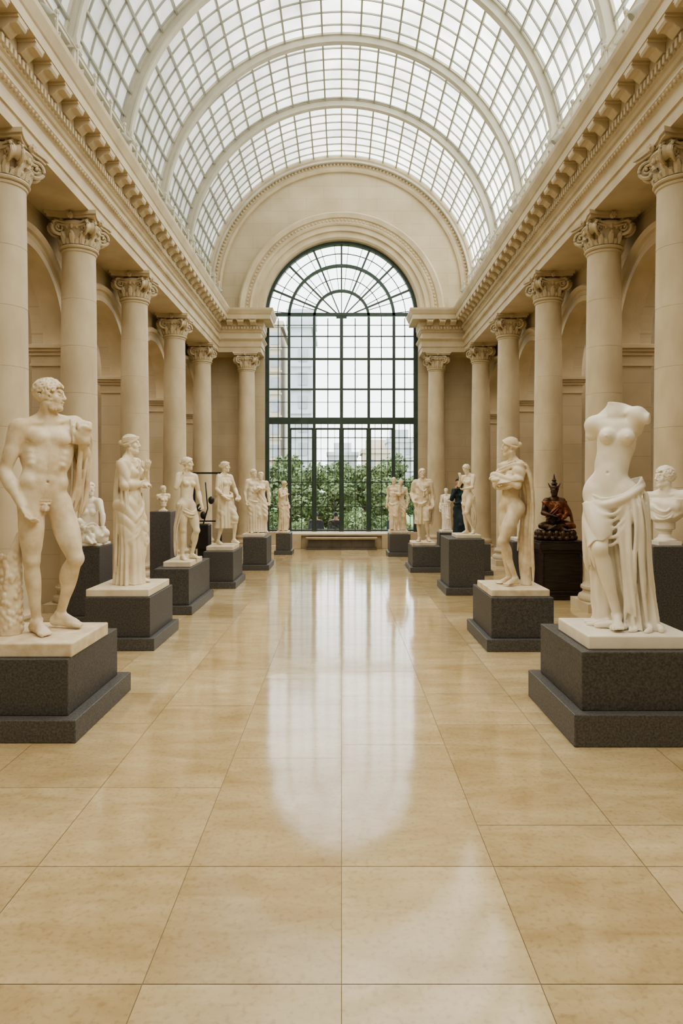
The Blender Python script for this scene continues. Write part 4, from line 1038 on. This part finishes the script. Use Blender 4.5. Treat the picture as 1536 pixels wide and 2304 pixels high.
def side_drape(yaw,sg,seed=0,z=.95):
    def f(D,B,P,fs):
        R=fr(yaw); o=lambda s,f,u: off((0,0,0),R,s,f,u)
        D.rope([o(sg*.2,.06,z+.1),o(sg*.17,-.02,z-.1),o(sg*.20,-.06,.5),o(sg*.2,-.06,.02)],.026,5,None,.014,seed)
        D.rope([o(sg*.15,.1,z-.05),o(0,.14,z-.12),o(-sg*.12,.1,z-.08),o(-sg*.16,-.03,z)],.020,4,None,.014,seed+1)
        D.rope([o(sg*.12,-.1,z),o(sg*.12,-.13,.6),o(sg*.1,-.13,.02)],.026,5,None,.014,seed+3)
    return f
# --- L3
plinth(-3.0,-2.33,10.38,12.15,.71,.14,.06,lab='dark granite plinth under a half draped female statue')
over=dict(shR=(-.155,0,1.44),elR=(-.24,.04,1.24),wrR=(-.12,.09,1.47),shL=(.155,0,1.42),elL=(.22,.02,1.15),wrL=(.2,.14,.95))
statue((-2.55,11.0,.80),1.72,45,over,'f','nude female marble statue touching hair with drapery at side',.0085,side_drape(45,-1,2,.9),(.44,.9,-.08,.1),.09,M_marble,yh=88,hair='bun',hR=dict(d=(0,-.1,1),n=(1,0,0),curl=.7),ftL=20)
# --- L4
plinth(-2.78,-2.07,13.05,14.4,.72,.13,.06,lab='dark granite plinth under a striding draped statue')
over=dict(shR=(-.16,0,1.43),elR=(-.24,.02,1.18),wrR=(-.15,.16,1.02),shL=(.16,0,1.43),elL=(.25,.05,1.18),wrL=(.2,.2,1.02),knL=(.1,.22,.56),anL=(.12,.16,.12),knR=(-.08,.02,.5),anR=(-.09,-.1,.1))
statue((-2.40,13.7,.81),1.74,52,over,'f','marble statue in short tunic with one knee forward',.0095,low_drape(52,1.05,13,.018,3,True,.35,.19),(.54,.8,-.03,0),.09,M_marble,yh=80,hair='bun',crown=True,ftL=5)
# --- L5 pair
plinth(-2.42,-1.73,15.9,17.1,.78,.13,.06,lab='dark granite plinth under a marble pair of figures')
def pair(loc,H,y1,y2,label,m,dx=.2,res=.011,slabsz=(.56,.66)):
    e,P,sc=statue(loc,H,y1,dict(elL=(.24,.08,1.2),wrL=(.1,.2,1.25)),'m',label,res,low_drape(y1,.9,11,.018,3,False,.03),slabsz,.08,m,yh=y1+25)
    P=setup(y2,dict(elR=(-.22,.1,1.2),wrR=(-.05,.2,1.28))); dv=np.array((dx,.06,0)); lo,hi=bounds(P)
    B=SDF(lo,hi,res,.05); fs=body(B,P,'f',y2,y2,y2-15,hair='bun')
    D=SDF(lo,hi,res,.02)
    skirt(D,[(.02,0,0,.18,.16),(.5,0,0,.16,.14),(.95,0,0,.15,.12),(1.1,0,0,.12,.1)],12,.018,2,yaw=y2)
    D.shell(B,.014,lambda X,Y,Z: np.maximum(Z-1.3,.1-Z)+0*X+0*Y,.02,foldf((.6,.2,.7),28,.008,1))
    B.floorcut(); D.floorcut()
    sdf_obj(B,'figure',m,e,sc*.96,origin=-dv)
    sdf_obj(D,'drapery',m,e,sc*.96,origin=-dv)
pair((-2.17,16.45,.86),1.60,30,20,'pair of intertwined marble figures on one base',M_marble,.2,.011,(.52,.7,.03,0))
# --- L6
plinth(-1.98,-1.45,19.55,20.4,.62,.12,.05)
statue((-1.75,19.95,.68),1.53,55,dict(elR=(-.22,.1,1.2),wrR=(-.05,.2,1.28),hea=(0,.06,1.64)),'f','small draped marble statue with bowed head near window',.012,low_drape(55,1.0,11,.018,6),(.38,.6),.06,M_marblew,hair='bun',pitch=20)
# --- R5 pair
plinth(1.33,2.02,19.0,20.0,.64,.12,.05,lab='dark granite plinth under a marble pair of figures')
pair((1.54,19.55,.72),1.58,-30,-15,'pair of standing marble figures beside the window',M_marblew,.24,.012,(.56,.6,.12,0))
# --- R4 tunic male
plinth(1.60,2.37,15.5,16.7,.60,.12,.06,lab='dark granite plinth under a draped male statue')
over=dict(shR=(-.17,0,1.43),elR=(-.25,-.04,1.16),wrR=(-.2,.1,1.0),elL=(.25,-.03,1.15),wrL=(.26,.08,.92))
def R4d(D,B,P,fs):
    R=fr(-12); o=lambda s,f,u: off((0,0,0),R,s,f,u)
    skirt(D,[(.42,0,0,.18,.15),(.8,0,0,.165,.13),(1.0,0,0,.145,.11)],13,.018,4,yaw=-12)
    D.shell(B,.014,lambda X,Y,Z: np.maximum(Z-1.45,.5-Z)+0*X+0*Y,.02,foldf((.8,.2,.5),26,.008,1))
    for i in range(4): D.rope([o(-.1+.02*i,.05,1.47),o(-.04+.03*i,.14,1.3-.03*i),o(.05,.14,1.22-.04*i),o(.14,.06,1.3)],.016,1,0,.008,i)
    D.rope([o(.15,-.04,1.46),o(.24,-.04,1.2),o(.25,-.06,.8),o(.2,-.08,.35)],.024,6,None,.014,4)
    D.rope([o(-.15,.06,.95),o(0,.15,.9),o(.15,.1,1.0)],.020,3,None,.012,4)
statue((1.95,16.1,.68),1.79,-12,over,'m','marble statue of a man in knee length tunic',.0105,R4d,(.55,.7),.08,M_marblew,yh=10,ftL=20)
# --- R3
plinth(1.92,2.70,12.24,13.4,1.03,.14,.06,lab='tall dark granite plinth under a small nude statue')
over=dict(shR=(-.155,.02,1.42),elR=(-.2,.12,1.22),wrR=(-.08,.2,1.42),elL=(.22,.08,1.17),wrL=(.08,.2,1.14),hea=(0,.07,1.64),knL=(.1,.16,.54))
statue((2.43,12.8,1.10),1.36,-55,over,'f','small nude marble statue with bowed head and raised hand',.009,side_drape(-55,1,4,.85),(.46,.6,-.04,0),.07,M_marble,hair='bun',pitch=22,hR=dict(d=(-.2,-.2,1),n=(0,1,0),curl=.5))
# --- R3b
plinth(2.5,3.0,17.3,17.9,.80,.1,.05)
statue((2.76,17.6,.86),1.12,-20,dict(elL=(.22,.08,1.2),wrL=(.05,.2,1.25)),'f','small draped marble statue near the columns',.013,low_drape(-20,1.1,11,.018,2),(.32,.4),.06,M_marble2,hair='bun')
plinth(3.2,3.75,12.6,13.2,.95,.1,.05)
statue((3.5,12.9,1.02),1.12,-30,dict(elR=(-.22,.1,1.2),wrR=(-.1,.2,1.3)),'f','small draped marble statue near a column',.012,low_drape(-30,1.15,12,.018,5),(.36,.4),.07,M_marble2,hair='long')
# --- dark robed figure
plinth(2.48,3.42,15.0,15.8,.70,.1,.05)
e=empty('statue',(2.73,15.35,.70),'dark teal robed figure with black hair, hand at chin','statue')
P=setup(-40,dict(elR=(-.2,.1,1.2),wrR=(-.03,.16,1.44),elL=(.22,.05,1.17),wrL=(.08,.2,1.1),hea=(0,.05,1.65))); lo,hi=bounds(P)
B=SDF(lo,hi,.011,.05); fs=body(B,P,'f',-40,-40,-55,headpart='face',hair='long',hR=dict(d=(0,-.1,1),n=(0,1,0)))
D=SDF(lo,hi,.011,.02); skirt(D,[(.0,0,0,.2,.17),(.5,0,0,.17,.15),(1.0,0,0,.15,.12)],12,.014,2); D.shell(B,.018,lambda X,Y,Z: np.maximum(Z-1.49,.0-Z)+0*X+0*Y,.03,foldf((.8,.2,.5),20,.006,1))
Hh=SDF(lo,hi,.011,.02); head(Hh,P['hea']+np.array((0,0,.006)),fr(-55),'f','long',part='hair')
B.floorcut(); D.floorcut()
sdf_obj(B,'figure',M_skin,e,1.52/1.8); sdf_obj(D,'robe',M_teal,e,1.52/1.8); sdf_obj(Hh,'hair',M_hair,e,1.52/1.8)
# --- busts
def bust(loc,H,yaw,label,m,sex='m',hair='curly',res=.006,nude=False,yh=None):
    e=empty('bust',loc,label,'bust'); z0=1.10; sc=H/(1.8-z0+.16)
    P=setup(yaw,{}); lo=np.array((-.36,-.3,z0-.12)); hi=np.array((.36,.3,1.86))
    B=SDF(lo,hi,res,.04); body(B,P,sex,yaw,yaw,yh if yh is not None else yaw+10,arms='',hair=hair,legs=False,seed=7)
    sl,X,Y,Z=B.reg(B.lo,B.lo+B.h*B.n)
    cut=np.sqrt((X/.29)**2+(Y/.27)**2+((Z-1.60)/.45)**2)-1
    if not nude:
        D=SDF(lo,hi,res,.02); R=fr(yaw); o=lambda s,f,u: off((0,0,0),R,s,f,u)
        D.shell(B,.012,lambda X,Y,Z: np.maximum(Z-1.43,-1)+0*X+0*Y,.01,foldf((.6,.2,.7),26,.008,1))
        for i in range(4): D.rope([o(-.15+.01*i,.02,1.45-.01*i),o(-.06,.11,1.34-.035*i),o(.06,.12,1.30-.03*i),o(.15,.04,1.44-.02*i)],.014,1,0,.012,i)
        D.f=np.maximum(D.f,(cut*.2).astype(np.float32)); sdf_obj(D,'drapery',m,e,sc,origin=(0,0,z0-.16))
    B.f=np.maximum(B.f,((cut+.03)*.2).astype(np.float32)); sdf_obj(B,'head_and_chest',m,e,sc,origin=(0,0,z0-.16))
    mb=MB(); mb.box(-.12*sc,.12*sc,-.11*sc,.11*sc,0,.04*sc); mb.lathe([(.11*sc,.04*sc),(.11*sc,.055*sc),(.075*sc,.075*sc),(.06*sc,.11*sc),(.07*sc,.15*sc),(.1*sc,.17*sc),(.1*sc,.26*sc)],24)
    mk('socle',mb,m,parent=e,smooth=True,autos=35)
    return e
plinth(3.30,3.86,7.10,7.66,1.36,.1,.03,lab='tall square dark granite pedestal under a marble bust')
bust((3.58,7.38,1.36),.90,-45,'white marble bust of a draped man on a socle',M_marble2,yh=-85)
plinth(-3.56,-3.12,12.25,12.75,1.54,.1,.03,lab='tall narrow dark granite pedestal under a small bust')
bust((-3.34,12.5,1.54),.50,35,'small marble bust on a slim pedestal',M_marble,'f','bun',.009,nude=True,yh=60)
# --- L2b seated small figure
plinth(-4.08,-3.5,9.72,10.36,1.12,.1,.04,lab='dark granite plinth under a small crouching statue')
e=empty('statue',(-3.79,10.05,1.16),'small kneeling marble statue with draped legs','statue')
P={k:np.array(v,float) for k,v in dict(pel=(-.06,.05,.2),wai=(-.05,.03,.34),che=(-.02,.0,.5),nec=(.0,-.02,.68),hea=(.02,-.05,.87),shR=(-.16,-.01,.64),shL=(.15,0,.66),elR=(-.22,-.06,.4),wrR=(-.08,-.2,.3),elL=(.24,-.08,.45),wrL=(.26,-.14,.22),
  hiR=(-.13,.0,.18),hiL=(.03,.0,.18),knR=(-.08,-.25,.36),anR=(-.16,-.2,.09),knL=(.28,-.12,.16),anL=(.06,-.22,.09)).items()}
B=SDF((-.42,-.5,-.02),(.5,.3,1.06),.011,.05); body(B,P,'f',25,20,45,hair='bun')
D=SDF((-.42,-.5,-.02),(.5,.3,1.06),.011,.02)
D.shell(B,.014,lambda X,Y,Z: np.maximum(Z-.27,-1)+0*X+0*Y,.02,foldf((.8,.6,.5),26,.010,1))
D.cone((-.1,-.05,.06),(.25,-.08,.06),.11,.08,.04); D.rope([(-.2,0,.28),(-.05,-.14,.24),(.1,-.1,.28),(.2,.0,.1),(.3,0,.04)],.022,4,.04,.014)
B.floorcut(); D.floorcut()
sdf_obj(B,'figure',M_marble2,e,.92); sdf_obj(D,'drapery',M_marble2,e,.92); slab(e,.46,.5,.04,M_marble2)
# --- bronze seated figure
pe=empty('pedestal',(3.90,12.1,0),'carved dark wooden pedestal under a bronze figure','pedestal')
mb=MB()
for a,z0,z1 in ((.42,0,.1),(.38,.1,.16),(.34,.16,.82),(.37,.82,.88),(.41,.88,1.0),(.38,1.0,1.04)): mb.box(-a,a,-a*.9,a*.9,z0,z1)
for sx in (-1,1):
    for sy in (-1,1): mb.lathe([(.035,.16),(.035,.2),(.022,.24),(.03,.5),(.022,.76),(.035,.8),(.035,.82)],12,(sx*.34,sy*.30,0))
mk('pedestal_body',mb,M_wood,parent=pe,bevel=.008)
e=empty('bronze_statue',(3.86,12.1,1.04),'dark bronze seated figure with tall crown and red-brown robe','statue')
P={k:np.array(v,float) for k,v in dict(pel=(0,.02,.33),wai=(0,.01,.47),che=(0,0,.64),nec=(0,.0,.82),hea=(-.01,-.03,1.00),shR=(-.17,0,.79),shL=(.17,0,.79),elR=(-.25,-.05,.55),wrR=(-.08,-.2,.5),elL=(.25,-.05,.55),wrL=(.1,-.2,.44),
  hiR=(-.1,.0,.3),hiL=(.1,.0,.3),knR=(-.32,-.16,.29),anR=(.04,-.26,.27),knL=(.32,-.16,.29),anL=(-.06,-.28,.30)).items()}
lo,hi=(-.5,-.5,-.02),(.5,.4,1.5)
B=SDF(lo,hi,.010,.05); body(B,P,'m',-15,-15,-35,hair='smooth',ftR=80,ftL=-80)
hc=P['hea']
for z,r in ((.08,.085),(.11,.06),(.15,.07),(.18,.045),(.22,.05),(.25,.03)): B.ell(hc+np.array((0,.01,z)),(r,r,.022),None,.01)
B.cone(hc+np.array((0,.01,.25)),hc+np.array((0,.01,.36)),.025,.006,.01)
for t in (-1,1): B.cone(hc+np.array((t*.08,0,.08)),hc+np.array((t*.13,0,.17)),.02,.006,.01)
D=SDF(lo,hi,.010,.02)
D.shell(B,.014,lambda X,Y,Z: np.maximum(np.maximum(Z-.80,.24-Z),-(X+.9*(Z-.62)+.12))+0*Y,.02,foldf((.8,.2,.7),26,.008,1))
D.rope([(.17,-.03,.83),(.02,-.14,.66),(-.14,-.12,.5),(-.2,.0,.42)],.018,4,None,.012)
D.rope([(.2,-.05,.78),(.3,-.06,.6),(.33,-.1,.4),(.36,-.1,.22)],.022,5,None,.012)
K=SDF(lo,hi,.012,.02); K.ell((0,-.06,.12),(.38,.30,.12),None,.03); K.ell((0,-.04,.04),(.42,.34,.06),None,.03)
for i in range(18):
    a=i*2*math.pi/18
    K.ell((.37*math.cos(a),-.06+.29*math.sin(a),.13),(.055,.055,.08),None,.008); K.ell((.40*math.cos(a+.17),-.05+.32*math.sin(a+.17),.05),(.055,.055,.05),None,.008)
K.floorcut()
sdf_obj(B,'figure',M_bronze,e,.88); sdf_obj(D,'robe',M_bronzer,e,.88,'red-brown patinated robe'); sdf_obj(K,'lotus_base',M_bronze,e,.88)
# --- black display frame
e=empty('display_frame',(-3.05,15.2,0),'black metal display frame standing by the columns','frame')
mb=MB()
for x in (-.3,.3):
    mb.box(x-.02,x+.02,-.02,.02,0,2.33); mb.box(x-.03,x+.03,-.25,.25,0,.04)
mb.box(-.32,.32,-.02,.02,2.29,2.33); mb.box(-.32,.32,-.015,.015,1.2,1.23); mk('frame',mb,M_black,parent=e)
mb=MB(); mb.box(-.28,.05,-.2,.2,.6,1.15); mb.box(-.2,.2,-.16,.16,.04,.62); mk('equipment_case',mb,M_black,parent=e,bevel=.02)
mb=MB(); 
for i in range(5): mb.ellip((-.1+.09*i*(-1)**i,0,1.35+.17*i),(.07,.05,.09),8,6)
mb.tube([(-.1,0,1.15),(0,0,1.5),(-.05,0,2.1)],.015,6); mk('hanging_fitting',mb,M_black,parent=e,smooth=True)
# --- seated people outside
def person(x,y,z,yaw,label,shirt,res=.014):
    e=empty('person',(x,y,z),label,'person')
    P=setup(yaw,dict(pel=(0,0,.50),wai=(0,.02,.63),che=(0,.03,.80),nec=(0,.03,.98),hea=(0,.06,1.17),shR=(-.18,.03,.94),shL=(.18,.03,.94),elR=(-.24,.08,.68),wrR=(-.14,.3,.62),elL=(.24,.08,.68),wrL=(.14,.3,.62),
       hiR=(-.09,0,.48),hiL=(.09,0,.48),knR=(-.12,.42,.5),knL=(.12,.42,.5),anR=(-.12,.4,.09),anL=(.12,.42,.09)))
    lo,hi=bounds(P,.2); B=SDF(lo,hi,res,.05); body(B,P,'m',yaw,yaw,yaw,headpart='face',ftR=0,ftL=0)
    D=SDF(lo,hi,res,.02); D.shell(B,.016,lambda X,Y,Z: np.maximum(Z-1.0,.36-Z)+0*X+0*Y,.02,foldf((.3,.2,1),20,.004))
    T=SDF(lo,hi,res,.02); T.shell(B,.012,lambda X,Y,Z: np.maximum(Z-.6,.1-Z)+0*X+0*Y,.02)
    Hh=SDF(lo,hi,res,.02); head(Hh,P['hea']+np.array((0,0,.008)),fr(yaw),'m','curly',part='hair')
    sdf_obj(B,'body',M_skin,e,1); sdf_obj(D,'shirt',shirt,e,1); sdf_obj(T,'trousers',M_navy,e,1); sdf_obj(Hh,'hair',M_hair,e,1)
def stool(x,y,z):
    e=empty('stool',(x,y,z),'small dark round stool on the terrace','stool')
    mb=MB(); mb.lathe([(.19,.345),(.2,.355),(.2,.37),(.18,.38)],24); mk('seat',mb,M_black,parent=e,smooth=True,autos=35)
    for i in range(4):
        a=i*math.pi/2+.78; mb=MB(); mb.tube([(.17*math.cos(a),.17*math.sin(a),0),(.12*math.cos(a),.12*math.sin(a),.35)],.014,8); mk('leg',mb,M_black,parent=e)
for x,yw,sh in ((-.92,170,M_navy),(-.20,185,M_black),(1.85,150,M_navy)):
    person(x,23.9,-.2,yw,'seated person with dark hair and dark clothes on a stool',sh); stool(x,23.9,-.2)
# ------------------------------------------------------------------ cornice spotlights
def spot(x,y,z,tx,ty,tz,pw):
    e=empty('spotlight',(x,y,z),'small grey spotlight fixture on the cornice','spotlight','cornice spotlights')
    d=Vector((tx-x,ty-y,tz-z-.15)).normalized()
    mb=MB(); mb.lathe([(.05,0),(.05,.015),(.015,.02),(.015,.12)],12); mk('bracket',mb,M_bar,parent=e,smooth=True,autos=35)
    q=d.to_track_quat('-Z','Y'); mb=MB(); mb.lathe([(.06,-.13),(.065,-.12),(.055,.0),(.035,.06),(.0,.07)],16)
    h=mk('lamp_head',mb,M_bar,parent=e,smooth=True,autos=35,loc=(0,0,.15)); h.rotation_mode='QUATERNION'; h.rotation_quaternion=q
    L=bpy.data.lights.new('lamp','SPOT'); L.energy=pw; L.color=(1,.90,.75); L.spot_size=rad(68); L.spot_blend=.9; L.shadow_soft_size=.12
    lo=bpy.data.objects.new('lamp',L); COL.objects.link(lo); lo.parent=e; lo.location=Vector((0,0,.15))+d*.2; lo.rotation_mode='QUATERNION'; lo.rotation_quaternion=q
for sg in (-1,1):
    for y in (2.2,5.0,8.2,11.2,14.0,17.0,19.8):
        spot(sg*3.66,y,EYE+5.73,-sg*2.6,y+1.5,1.2,250)
